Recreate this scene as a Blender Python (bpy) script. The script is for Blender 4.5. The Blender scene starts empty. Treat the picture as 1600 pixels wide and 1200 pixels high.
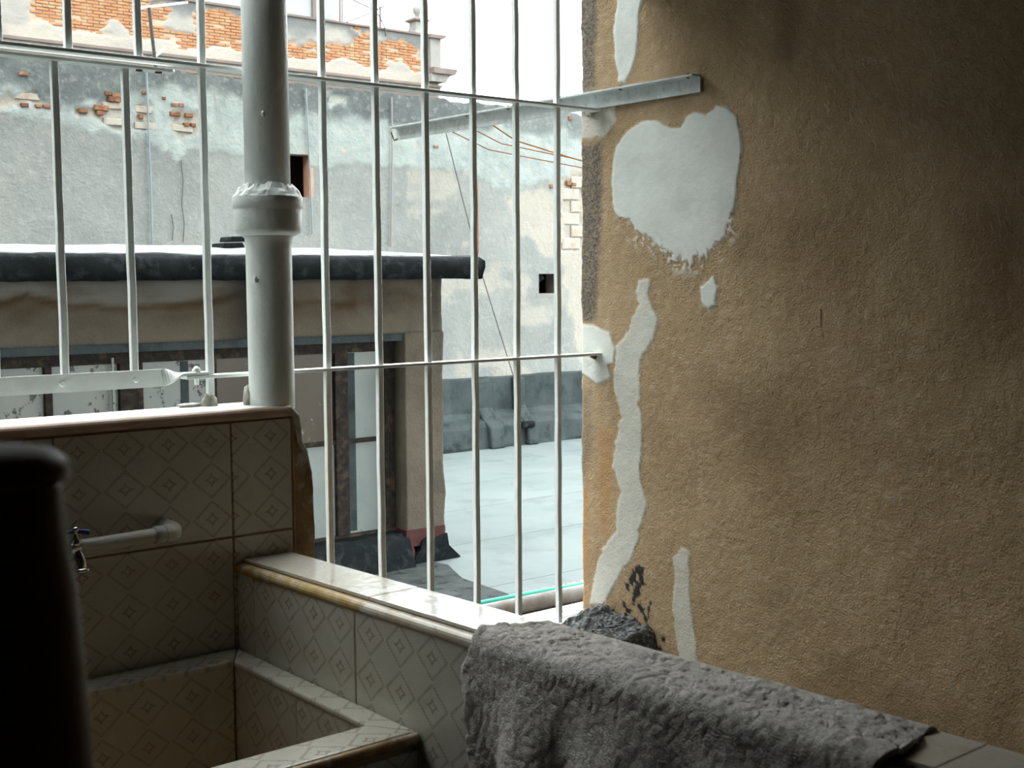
import bpy, bmesh, math, random
import numpy as np
from mathutils import Matrix, Vector
random.seed(7)
S = bpy.context.scene
COL = S.collection

# ------------------------------------------------------------------ camera
FPX = 1966.6
PITCH, ROLL, YAW = -0.0812, -0.0068, 0.6914
_cy, _sy, _cp, _sp = math.cos(YAW), math.sin(YAW), math.cos(PITCH), math.sin(PITCH)
CF = np.array([_sy*_cp, _cy*_cp, _sp]); _R = np.array([_cy, -_sy, 0.0]); _U = np.cross(_R, CF)
_c, _s = math.cos(ROLL), math.sin(ROLL)
CR, CU = _R*_c + _U*_s, -_R*_s + _U*_c
cam_d = bpy.data.cameras.new('camera'); cam = bpy.data.objects.new('camera', cam_d); COL.objects.link(cam)
cam_d.sensor_width = 36.0; cam_d.lens = 36.0*FPX/1600.0; cam_d.clip_start = 0.02; cam_d.clip_end = 500
cam.matrix_world = Matrix(((CR[0], CU[0], -CF[0], 0), (CR[1], CU[1], -CF[1], 0), (CR[2], CU[2], -CF[2], 0), (0, 0, 0, 1)))
cam_d.dof.use_dof = True; cam_d.dof.focus_distance = 3.4
cam_d.dof.aperture_fstop = (cam_d.lens/1000.0)/0.0026
S.camera = cam

# ------------------------------------------------------------------ sky and exposure
W = bpy.data.worlds.new('overcast_sky'); S.world = W; W.use_nodes = True
bg = W.node_tree.nodes['Background']
bg.inputs[0].default_value = (0.93, 1.0, 1.0, 1); bg.inputs[1].default_value = 1.0
vs = S.view_settings
vs.view_transform = 'Standard'; vs.look = 'None'; vs.gamma = 1.0; vs.use_curve_mapping = False
vs.exposure = 2.88

# ------------------------------------------------------------------ pixel helpers (measured points -> points on real planes)
def ray(u, v): return CF + CR*((u-800)/FPX) - CU*((v-600)/FPX)
def onX(u, v, x): d = ray(u, v); return d*(x/d[0])
def onY(u, v, y): d = ray(u, v); return d*(y/d[1])
def onZ(u, v, z): d = ray(u, v); return d*(z/d[2])

# ------------------------------------------------------------------ noise
def _h(ix, iy, seed):
    n = (ix.astype(np.int64)*374761393 + iy.astype(np.int64)*668265263 + seed*982451653) & 0x7fffffff
    n = ((n ^ (n >> 13))*1274126177) & 0x7fffffff
    return ((n ^ (n >> 16)) & 0xffff)/65535.0
def vn(x, y, seed=0):
    x = np.asarray(x, float); y = np.asarray(y, float)
    ix = np.floor(x); iy = np.floor(y); fx = x-ix; fy = y-iy
    fx = fx*fx*(3-2*fx); fy = fy*fy*(3-2*fy)
    a = _h(ix, iy, seed); b = _h(ix+1, iy, seed); c = _h(ix, iy+1, seed); d = _h(ix+1, iy+1, seed)
    return (a*(1-fx)+b*fx)*(1-fy) + (c*(1-fx)+d*fx)*fy
def fbm(x, y, seed=0, octv=4):
    t = 0; a = 0.5; n = 0
    for k in range(octv):
        t = t + a*vn(x*2**k, y*2**k, seed+k*17); n += a; a *= 0.5
    return t/n
def sstep(a, b, x):
    t = np.clip((x-a)/(b-a), 0, 1); return t*t*(3-2*t)
def sdf(px, py, poly):
    P = np.asarray(poly, float); d = np.full(px.shape, 1e9); ins = np.zeros(px.shape, bool)
    for i in range(len(P)):
        a, b = P[i], P[(i+1) % len(P)]; e = b-a
        t = np.clip(((px-a[0])*e[0]+(py-a[1])*e[1])/max(1e-12, e@e), 0, 1)
        d = np.minimum(d, np.hypot(px-a[0]-t*e[0], py-a[1]-t*e[1]))
        if a[1] != b[1]:
            cr = ((a[1] > py) != (b[1] > py)) & (px < (b[0]-a[0])*(py-a[1])/(b[1]-a[1]) + a[0]); ins ^= cr
    return np.where(ins, -d, d)

# ------------------------------------------------------------------ objects
def setp(o, label=None, cat=None, group=None, kind=None):
    if label: o['label'] = label
    if cat: o['category'] = cat
    if group: o['group'] = group
    if kind: o['kind'] = kind
    return o
def link(name, me, parent=None, mat=None):
    o = bpy.data.objects.new(name, me); COL.objects.link(o)
    if mat is not None and me is not None and not me.materials: me.materials.append(mat)
    if parent is not None:
        o.parent = parent; o.matrix_parent_inverse = Matrix.Translation(-parent.location)
    return o
def empty(name, loc, label, cat, group=None):
    o = bpy.data.objects.new(name, None); COL.objects.link(o); o.location = loc; o.empty_display_size = 0.05
    return setp(o, label, cat, group)
class MB:
    def __init__(s): s.v = []; s.f = []; s.sm = []
    def add(s, vs_, fs, smooth=False):
        n = len(s.v); s.v += [tuple(map(float, q)) for q in vs_]
        for f in fs: s.f.append(tuple(n+i for i in f)); s.sm.append(smooth)
        return s
    def box(s, x0, x1, y0, y1, z0, z1):
        return s.add([(x0,y0,z0),(x1,y0,z0),(x1,y1,z0),(x0,y1,z0),(x0,y0,z1),(x1,y0,z1),(x1,y1,z1),(x0,y1,z1)],
                     [(0,3,2,1),(4,5,6,7),(0,1,5,4),(1,2,6,5),(2,3,7,6),(3,0,4,7)])
    def prism(s, poly, y0, y1):          # polygon in (x,z), extruded along y
        n = len(poly)
        return s.add([(x, y0, z) for x, z in poly]+[(x, y1, z) for x, z in poly],
                     [tuple(range(n)), tuple(range(2*n-1, n-1, -1))]+[(i, i+n, (i+1) % n+n, (i+1) % n) for i in range(n)])
    def sweep(s, prof, x0, x1):          # profile in (y,z), extruded along x
        n = len(prof)
        return s.add([(x0, y, z) for y, z in prof]+[(x1, y, z) for y, z in prof],
                     [tuple(range(n)), tuple(range(2*n-1, n-1, -1))]+[(i, i+n, (i+1) % n+n, (i+1) % n) for i in range(n)])
    def tube(s, pts, r, n=10, caps=True, smooth=True):
        P = [Vector(p) for p in pts]; m = len(P); rr = r if hasattr(r, '__len__') else [r]*m
        vs_ = []; ref = None
        for i in range(m):
            t = (P[min(i+1, m-1)]-P[max(i-1, 0)]).normalized()
            if ref is None: ref = Vector((0, 0, 1)) if abs(t.z) < 0.9 else Vector((1, 0, 0))
            a = (ref - t*ref.dot(t)).normalized(); b = t.cross(a); ref = a
            for k in range(n):
                w = 2*math.pi*k/n; vs_.append(P[i]+(a*math.cos(w)+b*math.sin(w))*rr[i])
        fs = [(i*n+k, i*n+(k+1) % n, (i+1)*n+(k+1) % n, (i+1)*n+k) for i in range(m-1) for k in range(n)]
        s.add(vs_, fs, smooth)
        if caps:
            s.add(vs_[:n], [tuple(range(n-1, -1, -1))]); s.add(vs_[-n:], [tuple(range(n))])
        return s
    def lathe(s, cx, cy, prof, n=40, wob=0, seed=0):   # prof: (r,z) bottom to top
        m = len(prof); vs_ = []
        for r, z in prof:
            for k in range(n):
                w = 2*math.pi*k/n
                q = r*(1+wob*(random.Random(seed*977+k*31+int(z*5000)).random()-.5)) if wob else r
                vs_.append((cx+q*math.cos(w), cy+q*math.sin(w), z))
        fs = [(i*n+k, i*n+(k+1) % n, (i+1)*n+(k+1) % n, (i+1)*n+k) for i in range(m-1) for k in range(n)]
        fs += [tuple(range(n-1, -1, -1)), tuple((m-1)*n+k for k in range(n))]
        return s.add(vs_, fs, True)
    def mesh(s, name):
        me = bpy.data.meshes.new(name); me.from_pydata(s.v, [], s.f)
        me.polygons.foreach_set('use_smooth', s.sm); me.update(); return me
    def build(s, name, mat, parent=None, bevel=0, seg=2):
        o = link(name, s.mesh(name), parent, mat)
        if bevel:
            b = o.modifiers.new('bevel', 'BEVEL'); b.width = bevel; b.segments = seg; b.limit_method = 'ANGLE'
        return o
def grid(name, P, mat, parent=None, attr=None, smooth=True, attr2=None):
    n, m = P.shape[:2]
    me = bpy.data.meshes.new(name)
    idx = np.arange(n*m).reshape(n, m)
    q = np.stack([idx[:-1, :-1], idx[1:, :-1], idx[1:, 1:], idx[:-1, 1:]], -1).reshape(-1, 4)
    me.from_pydata(P.reshape(-1, 3).tolist(), [], q.tolist())
    me.polygons.foreach_set('use_smooth', [smooth]*len(me.polygons))
    for nm, A in (('mask', attr), ('mask2', attr2)):
        if A is not None:
            at = me.color_attributes.new(nm, 'FLOAT_COLOR', 'POINT'); at.data.foreach_set('color', A.reshape(-1).astype(np.float32))
    me.update()
    return link(name, me, parent, mat)
def skirt(o, vec):
    """close a grid surface into a solid slab by extruding its border and back"""
    bm = bmesh.new(); bm.from_mesh(o.data)
    bnd = [e for e in bm.edges if e.is_boundary]
    r = bmesh.ops.extrude_edge_only(bm, edges=bnd)
    vv = [g for g in r['geom'] if isinstance(g, bmesh.types.BMVert)]
    bmesh.ops.translate(bm, verts=vv, vec=vec)
    ee = [g for g in r['geom'] if isinstance(g, bmesh.types.BMEdge) and g.is_boundary]
    bmesh.ops.holes_fill(bm, edges=ee, sides=0)
    bm.to_mesh(o.data); bm.free(); return o

# ------------------------------------------------------------------ materials
class NT:
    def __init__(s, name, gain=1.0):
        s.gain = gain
        s.m = bpy.data.materials.new(name); s.m.use_nodes = True; s.t = s.m.node_tree; s.n = s.t.nodes
        s.b = s.n['Principled BSDF']
    def new(s, ty, **kw):
        q = s.n.new(ty)
        for k, v in kw.items(): setattr(q, k, v)
        return q
    def lk(s, a, b): s.t.links.new(a, b)
    def setin(s, sock, v):
        if isinstance(v, bpy.types.NodeSocket): s.lk(v, sock)
        else: sock.default_value = v
    def math(s, op, a, b=0.0, c=0.0, clamp=False):
        q = s.new('ShaderNodeMath', operation=op); q.use_clamp = clamp
        for i, v in enumerate((a, b, c)): s.setin(q.inputs[i], v)
        return q.outputs[0]
    def ramp(s, f, stops):
        q = s.new('ShaderNodeValToRGB'); s.setin(q.inputs[0], f); e = q.color_ramp.elements
        while len(e) < len(stops): e.new(0.5)
        for k, (p, c) in enumerate(stops):
            e[k].position = p; e[k].color = (c, c, c, 1) if not hasattr(c, '__len__') else (*c[:3], 1)
        return q.outputs[0]
    def mix(s, f, a, b, mode='MIX'):
        q = s.new('ShaderNodeMix', data_type='RGBA', blend_type=mode)
        s.setin(q.inputs[0], f)
        for i, v in ((6, a), (7, b)):
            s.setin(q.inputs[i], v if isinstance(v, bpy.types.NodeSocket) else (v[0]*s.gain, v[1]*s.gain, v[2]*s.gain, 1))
        return q.outputs[2]
    def coord(s, kind='obj', scale=(1, 1, 1)):
        if kind == 'pos': o = s.new('ShaderNodeNewGeometry').outputs['Position']
        else: o = s.new('ShaderNodeTexCoord').outputs['Object']
        mp = s.new('ShaderNodeMapping'); s.lk(o, mp.inputs[0]); mp.inputs['Scale'].default_value = scale
        return mp.outputs[0]
    def noise(s, scale, detail=4, rough=0.55, vec=None, kind='pos', st=(1, 1, 1), dist=0):
        q = s.new('ShaderNodeTexNoise'); s.lk(vec or s.coord(kind, st), q.inputs['Vector'])
        q.inputs['Scale'].default_value = scale; q.inputs['Detail'].default_value = detail; q.inputs['Roughness'].default_value = rough
        q.inputs['Distortion'].default_value = dist
        return q.outputs['Fac']
    def vor(s, scale, feat='F1', st=(1, 1, 1), out='Distance'):
        q = s.new('ShaderNodeTexVoronoi', feature=feat); s.lk(s.coord('pos', st), q.inputs['Vector']); q.inputs['Scale'].default_value = scale
        return q.outputs[out]
    def bump(s, h, dist, strength=1.0):
        q = s.new('ShaderNodeBump'); s.setin(q.inputs['Height'], h); q.inputs['Distance'].default_value = dist; q.inputs['Strength'].default_value = strength
        s.lk(q.outputs[0], s.b.inputs['Normal']); return s
    def fin(s, col, rough=0.7, spec=0.5, metal=0.0):
        s.setin(s.b.inputs['Base Color'], col if isinstance(col, bpy.types.NodeSocket) else (*col[:3], 1))
        s.setin(s.b.inputs['Roughness'], rough); s.b.inputs['Specular IOR Level'].default_value = spec; s.b.inputs['Metallic'].default_value = metal
        return s.m
    def attr(s, name='mask'):
        q = s.new('ShaderNodeAttribute', attribute_name=name); sp = s.new('ShaderNodeSeparateColor'); s.lk(q.outputs['Color'], sp.inputs[0])
        return sp.outputs[0], sp.outputs[1], sp.outputs[2], q.outputs['Alpha']
def mottled(name, c0, c1, scale, rough=0.7, bs=None, bd=0.001, spec=0.28, c2=None, s2=3, st=(1, 1, 1), kind='pos', gain=1.0):
    t = NT(name, gain); f = t.ramp(t.noise(scale, 5, 0.6, st=st, kind=kind), [(0.35, 0.0), (0.65, 1.0)])
    col = t.mix(f, c0, c1)
    if c2 is not None:
        g = t.ramp(t.noise(s2, 6, 0.65, st=st, kind=kind), [(0.52, 0.0), (0.66, 1.0)]); col = t.mix(g, col, c2)
    if bs: t.bump(t.noise(bs, 4, 0.6, kind=kind), bd)
    return t.fin(col, rough, spec)

def tile_mat():
    t = NT('patterned_tile_glaze')
    uv = t.new('ShaderNodeUVMap').outputs[0]; sp = t.new('ShaderNodeSeparateXYZ'); t.lk(uv, sp.inputs[0])
    def cell(o): return t.math('ABSOLUTE', t.math('SUBTRACT', t.math('FRACT', o), 0.5))
    a, b = cell(sp.outputs[0]), cell(sp.outputs[1])
    d = t.math('ADD', a, b); w = t.math('SUBTRACT', a, b)
    bead = t.math('MULTIPLY', t.math('COSINE', t.math('MULTIPLY', w, 2*math.pi*9.5)), 0.026)
    d0 = t.math('ADD', bead, 0.452)
    l1 = t.math('SMOOTH_MIN', t.math('ABSOLUTE', t.math('SUBTRACT', d, d0)), 1.0, 0.0)
    line = t.ramp(l1, [(0.014, 1.0), (0.042, 0.0)])
    bead2 = t.math('MULTIPLY', t.math('COSINE', t.math('MULTIPLY', w, 2*math.pi*9.5)), -0.012)
    l3 = t.math('ABSOLUTE', t.math('SUBTRACT', d, t.math('ADD', bead2, 0.415)))
    line3 = t.math('MULTIPLY', t.ramp(l3, [(0.006, 1.0), (0.018, 0.0)]), 0.45)
    pet = t.math('MULTIPLY', t.math('ABSOLUTE', w), 0.30)
    l2 = t.math('ABSOLUTE', t.math('SUBTRACT', t.math('SUBTRACT', d, pet), 0.098))
    ring = t.ramp(l2, [(0.018, 1.0), (0.046, 0.0)])
    pat = t.math('MAXIMUM', t.math('MAXIMUM', line, ring), line3)
    n = t.noise(60, 5, 0.7); pat = t.math('MULTIPLY', pat, t.ramp(n, [(0.3, 0.45), (0.6, 1.0)]))
    base = t.mix(t.ramp(t.noise(9, 6, 0.65), [(0.35, 0.0), (0.65, 1.0)]), (0.60, 0.575, 0.49), (0.54, 0.505, 0.415))
    vein = t.ramp(t.noise(22, 7, 0.7, dist=1.5), [(0.56, 0.0), (0.66, 1.0)])
    base = t.mix(t.math('MULTIPLY', vein, 0.30), base, (0.40, 0.33, 0.25))
    col = t.mix(t.math('MULTIPLY', pat, 0.80), base, (0.30, 0.205, 0.135))
    spk = t.ramp(t.vor(55), [(0.03, 1.0), (0.05, 0.0)])
    col = t.mix(t.math('MULTIPLY', spk, 0.12), col, (0.12, 0.09, 0.06))
    t.bump(t.noise(140, 2), 0.0002)
    return t.fin(col, 0.22, 0.5)
M = {}
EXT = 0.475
M['tile'] = tile_mat()
def top_tile_mat():
    t = NT('ledge_top_tile_glaze')
    base = t.mix(t.ramp(t.noise(7, 6, 0.65), [(0.35, 0.0), (0.65, 1.0)]), (0.66, 0.62, 0.54), (0.58, 0.52, 0.43))
    vein = t.ramp(t.noise(16, 7, 0.7, dist=2.0), [(0.55, 0.0), (0.63, 1.0)])
    base = t.mix(t.math('MULTIPLY', vein, 0.35), base, (0.45, 0.34, 0.25))
    t.bump(t.noise(30, 3), 0.0003)
    return t.fin(base, t.ramp(t.noise(90, 4, 0.7), [(0.45, 0.10), (0.7, 0.28)]), 0.6)
M['top'] = top_tile_mat()
M['bull'] = mottled('bullnose_strip_glaze', (0.66, 0.61, 0.52), (0.50, 0.40, 0.28), 14, 0.25, c2=(0.36, 0.20, 0.07), s2=22)
M['bull_dark'] = mottled('worn_rim_edge', (0.42, 0.29, 0.13), (0.24, 0.12, 0.05), 30, 0.4, c2=(0.55, 0.47, 0.36), s2=18)
M['bull_stain'] = mottled('rust_stained_edge', (0.55, 0.40, 0.18), (0.42, 0.25, 0.08), 30, 0.35, c2=(0.66, 0.58, 0.45), s2=18)
M['coping'] = mottled('coping_brown_edge', (0.46, 0.33, 0.25), (0.38, 0.25, 0.18), 18, 0.3)
M['grout'] = mottled('brown_grout', (0.30, 0.22, 0.13), (0.42, 0.30, 0.16), 30, 0.85)
M['grout_w'] = mottled('pale_grout', (0.68, 0.66, 0.60), (0.58, 0.54, 0.46), 40, 0.8)
M['sill'] = mottled('painted_sill', (0.74, 0.76, 0.73), (0.64, 0.66, 0.62), 12, 0.6, 60, 0.0008, c2=(0.48, 0.46, 0.40), s2=14)
M['mortar'] = mottled('rough_mortar', (0.58, 0.56, 0.50), (0.38, 0.35, 0.29), 60, 0.95, 150, 0.003)
M['broken'] = mottled('broken_plaster_edge', (0.36, 0.23, 0.11), (0.22, 0.13, 0.06), 22, 0.9, 90, 0.002, c2=(0.46, 0.42, 0.35), s2=30)
def paint():
    t = NT('thick_white_paint')
    col = t.mix(t.ramp(t.noise(25, 5, 0.6), [(0.4, 0.0), (0.7, 1.0)]), (0.82, 0.84, 0.81), (0.74, 0.76, 0.73))
    chip = t.ramp(t.noise(45, 5, 0.7), [(0.69, 0.0), (0.74, 1.0)])
    col = t.mix(t.math('MULTIPLY', chip, 0.6), col, (0.35, 0.32, 0.27))
    t.bump(t.noise(160, 4, 0.6), 0.0012)
    return t.fin(col, 0.38, 0.5)
M['paint'] = paint()
def pipe_paint():
    t = NT('painted_cast_iron')
    col = t.mix(t.ramp(t.noise(10, 5, 0.6, st=(1, 1, 0.35)), [(0.4, 0.0), (0.7, 1.0)]), (0.79, 0.82, 0.79), (0.70, 0.73, 0.70))
    chip = t.ramp(t.noise(38, 5, 0.75), [(0.70, 0.0), (0.745, 1.0)])
    col = t.mix(t.math('MULTIPLY', chip, 0.5), col, (0.40, 0.37, 0.32))
    t.bump(t.noise(70, 4, 0.65), 0.0016)
    return t.fin(col, 0.42, 0.45)
M['pipe'] = pipe_paint()
M['zinc'] = mottled('weathered_white_angle_iron', (0.60, 0.64, 0.64), (0.48, 0.51, 0.51), 30, 0.45, 90, 0.0008, c2=(0.42, 0.43, 0.42), s2=60)
M['rust'] = mottled('rust_iron', (0.10, 0.07, 0.05), (0.22, 0.11, 0.05), 60, 0.8)
M['wire'] = mottled('rusty_red_wire', (0.30, 0.10, 0.06), (0.36, 0.16, 0.07), 30, 0.6)
M['wire_dark'] = mottled('dark_cable', (0.03, 0.03, 0.03), (0.06, 0.055, 0.05), 30, 0.6)
M['cord_blue'] = mottled('faded_blue_cord', (0.34, 0.43, 0.48), (0.46, 0.52, 0.54), 4, 0.6, gain=EXT)
M['cord_tan'] = mottled('faded_tan_conduit', (0.50, 0.44, 0.38), (0.42, 0.44, 0.46), 3, 0.6, gain=EXT)
M['pvc'] = mottled('white_pvc', (0.66, 0.66, 0.60), (0.58, 0.57, 0.51), 12, 0.35)
t_ = NT('chrome_tap'); M['chrome'] = t_.fin((0.75, 0.75, 0.78), 0.12, 0.5, 1.0)
t_ = NT('blue_tap_handle'); M['blue'] = t_.fin((0.02, 0.035, 0.22), 0.25)
M['tar'] = mottled('tar_coated_block', (0.035, 0.037, 0.038), (0.11, 0.115, 0.115), 70, 0.7, 120, 0.004, c2=(0.33, 0.34, 0.33), s2=130)
M['conduit'] = mottled('white_conduit', (0.86, 0.84, 0.88), (0.80, 0.78, 0.82), 10, 0.4)
M['steel'] = mottled('dirty_galvanised_pipe', (0.26, 0.26, 0.26), (0.16, 0.14, 0.12), 18, 0.6, c2=(0.20, 0.13, 0.07), s2=9)
M['green'] = mottled('green_hose', (0.03, 0.40, 0.28), (0.04, 0.46, 0.33), 9, 0.4)
M['rubble'] = mottled('mortar_debris', (0.36, 0.30, 0.24), (0.10, 0.08, 0.06), 70, 0.95, 150, 0.004, c2=(0.55, 0.48, 0.40), s2=90)
M['felt_dark'] = mottled('black_bitumen_felt', (0.008, 0.011, 0.0125), (0.018, 0.023, 0.025), 9, 0.75, 60, 0.003, c2=(0.04, 0.048, 0.05), s2=14, gain=EXT, spec=0.06)
M['felt_top'] = mottled('weathered_felt_top', (0.30, 0.34, 0.35), (0.40, 0.44, 0.45), 5, 0.5, 40, 0.003, c2=(0.16, 0.18, 0.19), s2=7, gain=EXT)
M['felt_roof'] = mottled('grey_green_roof_felt', (0.27, 0.325, 0.325), (0.32, 0.375, 0.37), 1.6, 0.7, 130, 0.002, c2=(0.23, 0.275, 0.28), s2=2.2, gain=EXT)
M['felt_curb'] = mottled('slate_felt_upstand', (0.060, 0.078, 0.080), (0.10, 0.122, 0.124), 4, 0.7, 60, 0.006, c2=(0.045, 0.056, 0.058), s2=5, gain=EXT, spec=0.06)
M['felt_mid'] = mottled('charcoal_felt_apron', (0.075, 0.088, 0.088), (0.14, 0.157, 0.154), 6, 0.75, 60, 0.004, c2=(0.035, 0.04, 0.04), s2=8, gain=EXT, spec=0.06)
M['seam'] = mottled('seam_bitumen', (0.10, 0.12, 0.12), (0.20, 0.23, 0.23), 6, 0.7, gain=EXT)
M['red'] = mottled('red_oxide_band', (0.075, 0.016, 0.016), (0.12, 0.032, 0.03), 12, 0.8, gain=EXT)
M['frame'] = mottled('dark_steel_sash', (0.012, 0.010, 0.009), (0.028, 0.022, 0.017), 20, 0.6, c2=(0.05, 0.036, 0.024), s2=10, spec=0.06)
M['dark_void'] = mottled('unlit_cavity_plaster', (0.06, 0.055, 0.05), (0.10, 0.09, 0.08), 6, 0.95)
M['plain'] = mottled('interior_plaster', (0.15, 0.13, 0.11), (0.12, 0.105, 0.09), 3, 0.9)
M['ceil'] = mottled('ceiling_plaster', (0.09, 0.08, 0.07), (0.07, 0.06, 0.05), 3, 0.9)
M['floor'] = mottled('dark_cement_floor', (0.09, 0.08, 0.07), (0.06, 0.055, 0.05), 5, 0.8)
M['wood'] = mottled('dark_brown_wood', (0.17, 0.072, 0.030), (0.09, 0.040, 0.020), 14, 0.5, st=(1, 1, 0.15))
def flake(name, base, base2, fl, thr, sc=13):
    t = NT(name, EXT)
    col = t.mix(t.ramp(t.noise(2.5, 4), [(0.4, 0.0), (0.6, 1.0)]), base, base2)
    f = t.ramp(t.noise(sc, 6, 0.72, st=(1, 1, 0.75)), [(thr, 0.0), (thr+0.03, 1.0)])
    return t.fin(t.mix(f, col, fl), 0.3, 0.3)
M['pane_white'] = flake('whitewashed_glass', (0.36, 0.37, 0.33), (0.28, 0.32, 0.305), (0.045, 0.04, 0.034), 0.575)
M['pane_clear'] = flake('pale_frosted_glass', (0.30, 0.355, 0.345), (0.37, 0.41, 0.385), (0.10, 0.095, 0.08), 0.66)
M['pane_brown'] = flake('brown_painted_glass', (0.075, 0.054, 0.032), (0.10, 0.075, 0.045), (0.36, 0.35, 0.31), 0.60, 9)
def brickm():
    t = NT('orange_brick', EXT)
    r = t.new('ShaderNodeObjectInfo').outputs['Random']
    col = t.mix(r, (0.40, 0.19, 0.10), (0.26, 0.105, 0.06))
    col = t.mix(t.ramp(t.noise(14, 4), [(0.45, 0.0), (0.7, 1.0)]), col, (0.58, 0.33, 0.17))
    t.bump(t.noise(60, 3), 0.004); return t.fin(col, 0.9, 0.2)
M['brick'] = brickm()
M['brick_pale'] = mottled('lime_washed_brick', (0.66, 0.58, 0.48), (0.72, 0.67, 0.58), 8, 0.9, 50, 0.004, c2=(0.58, 0.44, 0.32), s2=9, gain=EXT)
M['brick_far'] = mottled('far_orange_brick', (0.60, 0.30, 0.14), (0.50, 0.22, 0.10), 3.0, 0.9, c2=(0.68, 0.45, 0.27), s2=4, gain=EXT)
def wallR():
    t = NT('stained_plaster_wall'); pa, dk, tar, org = t.attr('mask'); br, sp_, _, _ = t.attr('mask2')
    n1 = t.ramp(t.noise(2.2, 6, 0.6), [(0.35, 0.0), (0.68, 1.0)])
    n2 = t.ramp(t.noise(7, 6, 0.65, st=(1, 1, 0.5)), [(0.40, 0.0), (0.70, 1.0)])
    base = t.mix(n1, (0.46, 0.325, 0.19), (0.35, 0.245, 0.14))
    base = t.mix(t.math('MULTIPLY', n2, 0.55), base, (0.31, 0.205, 0.112))
    base = t.mix(t.math('MULTIPLY', t.ramp(t.noise(40, 4, 0.7), [(0.5, 0.0), (0.8, 1.0)]), 0.5), base, (0.56, 0.47, 0.35))
    base = t.mix(br, base, (0.19, 0.115, 0.055))
    base = t.mix(org, base, (0.48, 0.24, 0.085))
    gr = t.math('MULTIPLY', dk, t.ramp(t.noise(170, 3, 0.7), [(0.36, 0.45), (0.62, 1.0)]), clamp=True)
    base = t.mix(gr, base, (0.085, 0.085, 0.08))
    pc = t.mix(t.ramp(t.noise(14, 6, 0.65), [(0.38, 0.0), (0.68, 1.0)]), (0.68, 0.70, 0.655), (0.60, 0.615, 0.57))
    base = t.mix(pa, base, pc)
    base = t.mix(tar, base, (0.025, 0.022, 0.022))
    h = t.math('MULTIPLY', t.noise(230, 3, 0.6), t.math('SUBTRACT', 1.0, t.math('MULTIPLY', pa, 0.85)))
    t.bump(h, 0.0035, 1.0)
    return t.fin(base, 0.9, 0.25)
M['wallR'] = wallR()
def wallF():
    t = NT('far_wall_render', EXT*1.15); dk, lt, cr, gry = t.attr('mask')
    n = t.ramp(t.noise(0.8, 6, 0.6), [(0.35, 0.0), (0.65, 1.0)])
    base = t.mix(n, (0.40, 0.415, 0.395), (0.29, 0.305, 0.295))
    base = t.mix(t.math('MULTIPLY', t.ramp(t.noise(2.6, 6, 0.6, st=(1, 1, 0.6)), [(0.45, 0.0), (0.7, 1.0)]), 0.5), base, (0.46, 0.45, 0.41))
    lc = t.mix(t.ramp(t.noise(3, 6, 0.7), [(0.38, 0.0), (0.62, 1.0)]), (0.50, 0.555, 0.525), (0.40, 0.45, 0.43))
    lc = t.mix(t.math('MULTIPLY', t.ramp(t.noise(7, 6, 0.7), [(0.58, 0.0), (0.66, 1.0)]), 0.6), lc, (0.60, 0.54, 0.46))
    base = t.mix(lt, base, lc)
    base = t.mix(cr, base, t.mix(t.noise(5, 5, 0.6), (0.62, 0.57, 0.49), (0.54, 0.49, 0.41)))
    base = t.mix(dk, base, t.mix(t.noise(5, 6, 0.7), (0.10, 0.115, 0.115), (0.22, 0.24, 0.235)))
    base = t.mix(t.math('MULTIPLY', t.ramp(t.noise(11, 7, 0.75), [(0.52, 0.0), (0.72, 1.0)]), 0.55), base, (0.56, 0.555, 0.51))
    base = t.mix(t.math('MULTIPLY', t.ramp(t.noise(9, 7, 0.75, st=(1.4, 1, 0.7)), [(0.56, 0.0), (0.74, 1.0)]), 0.45), base, (0.20, 0.21, 0.20))
    t.bump(t.noise(22, 5, 0.65), 0.012)
    return t.fin(base, 0.9, 0.2)
M['wallF'] = wallF()
def bldg():
    t = NT('old_building_render', EXT); bk, dk, cr, _ = t.attr('mask')
    base = t.mix(t.ramp(t.noise(0.9, 6, 0.6), [(0.35, 0.0), (0.65, 1.0)]), (0.50, 0.47, 0.42), (0.40, 0.39, 0.36))
    base = t.mix(cr, base, (0.58, 0.52, 0.44))
    base = t.mix(dk, base, t.mix(t.noise(3, 6), (0.13, 0.14, 0.14), (0.28, 0.29, 0.28)))
    base = t.mix(bk, base, (0.66, 0.50, 0.36))
    t.bump(t.noise(10, 5), 0.02)
    return t.fin(base, 0.9, 0.2)
M['bldg'] = bldg()
M['bldg_plain'] = mottled('building_trim_stone', (0.46, 0.44, 0.40), (0.36, 0.35, 0.33), 1.2, 0.9, c2=(0.22, 0.22, 0.21), s2=1.6, gain=EXT)
M['bldg_dark'] = mottled('building_dark_moulding', (0.30, 0.24, 0.21), (0.22, 0.18, 0.16), 2, 0.9, gain=EXT)
M['bldg_pale'] = mottled('pale_upper_storey', (0.52, 0.56, 0.56), (0.46, 0.50, 0.50), 0.6, 0.9, c2=(0.36, 0.40, 0.40), s2=0.9, gain=EXT)
def shedm():
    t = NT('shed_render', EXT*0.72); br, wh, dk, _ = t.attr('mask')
    base = t.mix(t.ramp(t.noise(2.0, 6, 0.6, st=(1, 1, 1.6)), [(0.35, 0.0), (0.65, 1.0)]), (0.27, 0.225, 0.165), (0.20, 0.165, 0.12))
    base = t.mix(t.math('MULTIPLY', t.ramp(t.noise(9, 5, 0.7), [(0.5, 0.0), (0.7, 1.0)]), 0.5), base, (0.32, 0.285, 0.23))
    base = t.mix(wh, base, (0.36, 0.355, 0.31)); base = t.mix(br, base, (0.13, 0.078, 0.03)); base = t.mix(dk, base, (0.055, 0.05, 0.044))
    t.bump(t.noise(60, 4, 0.65), 0.006); return t.fin(base, 0.9, 0.2)
M['shed'] = shedm()
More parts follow.
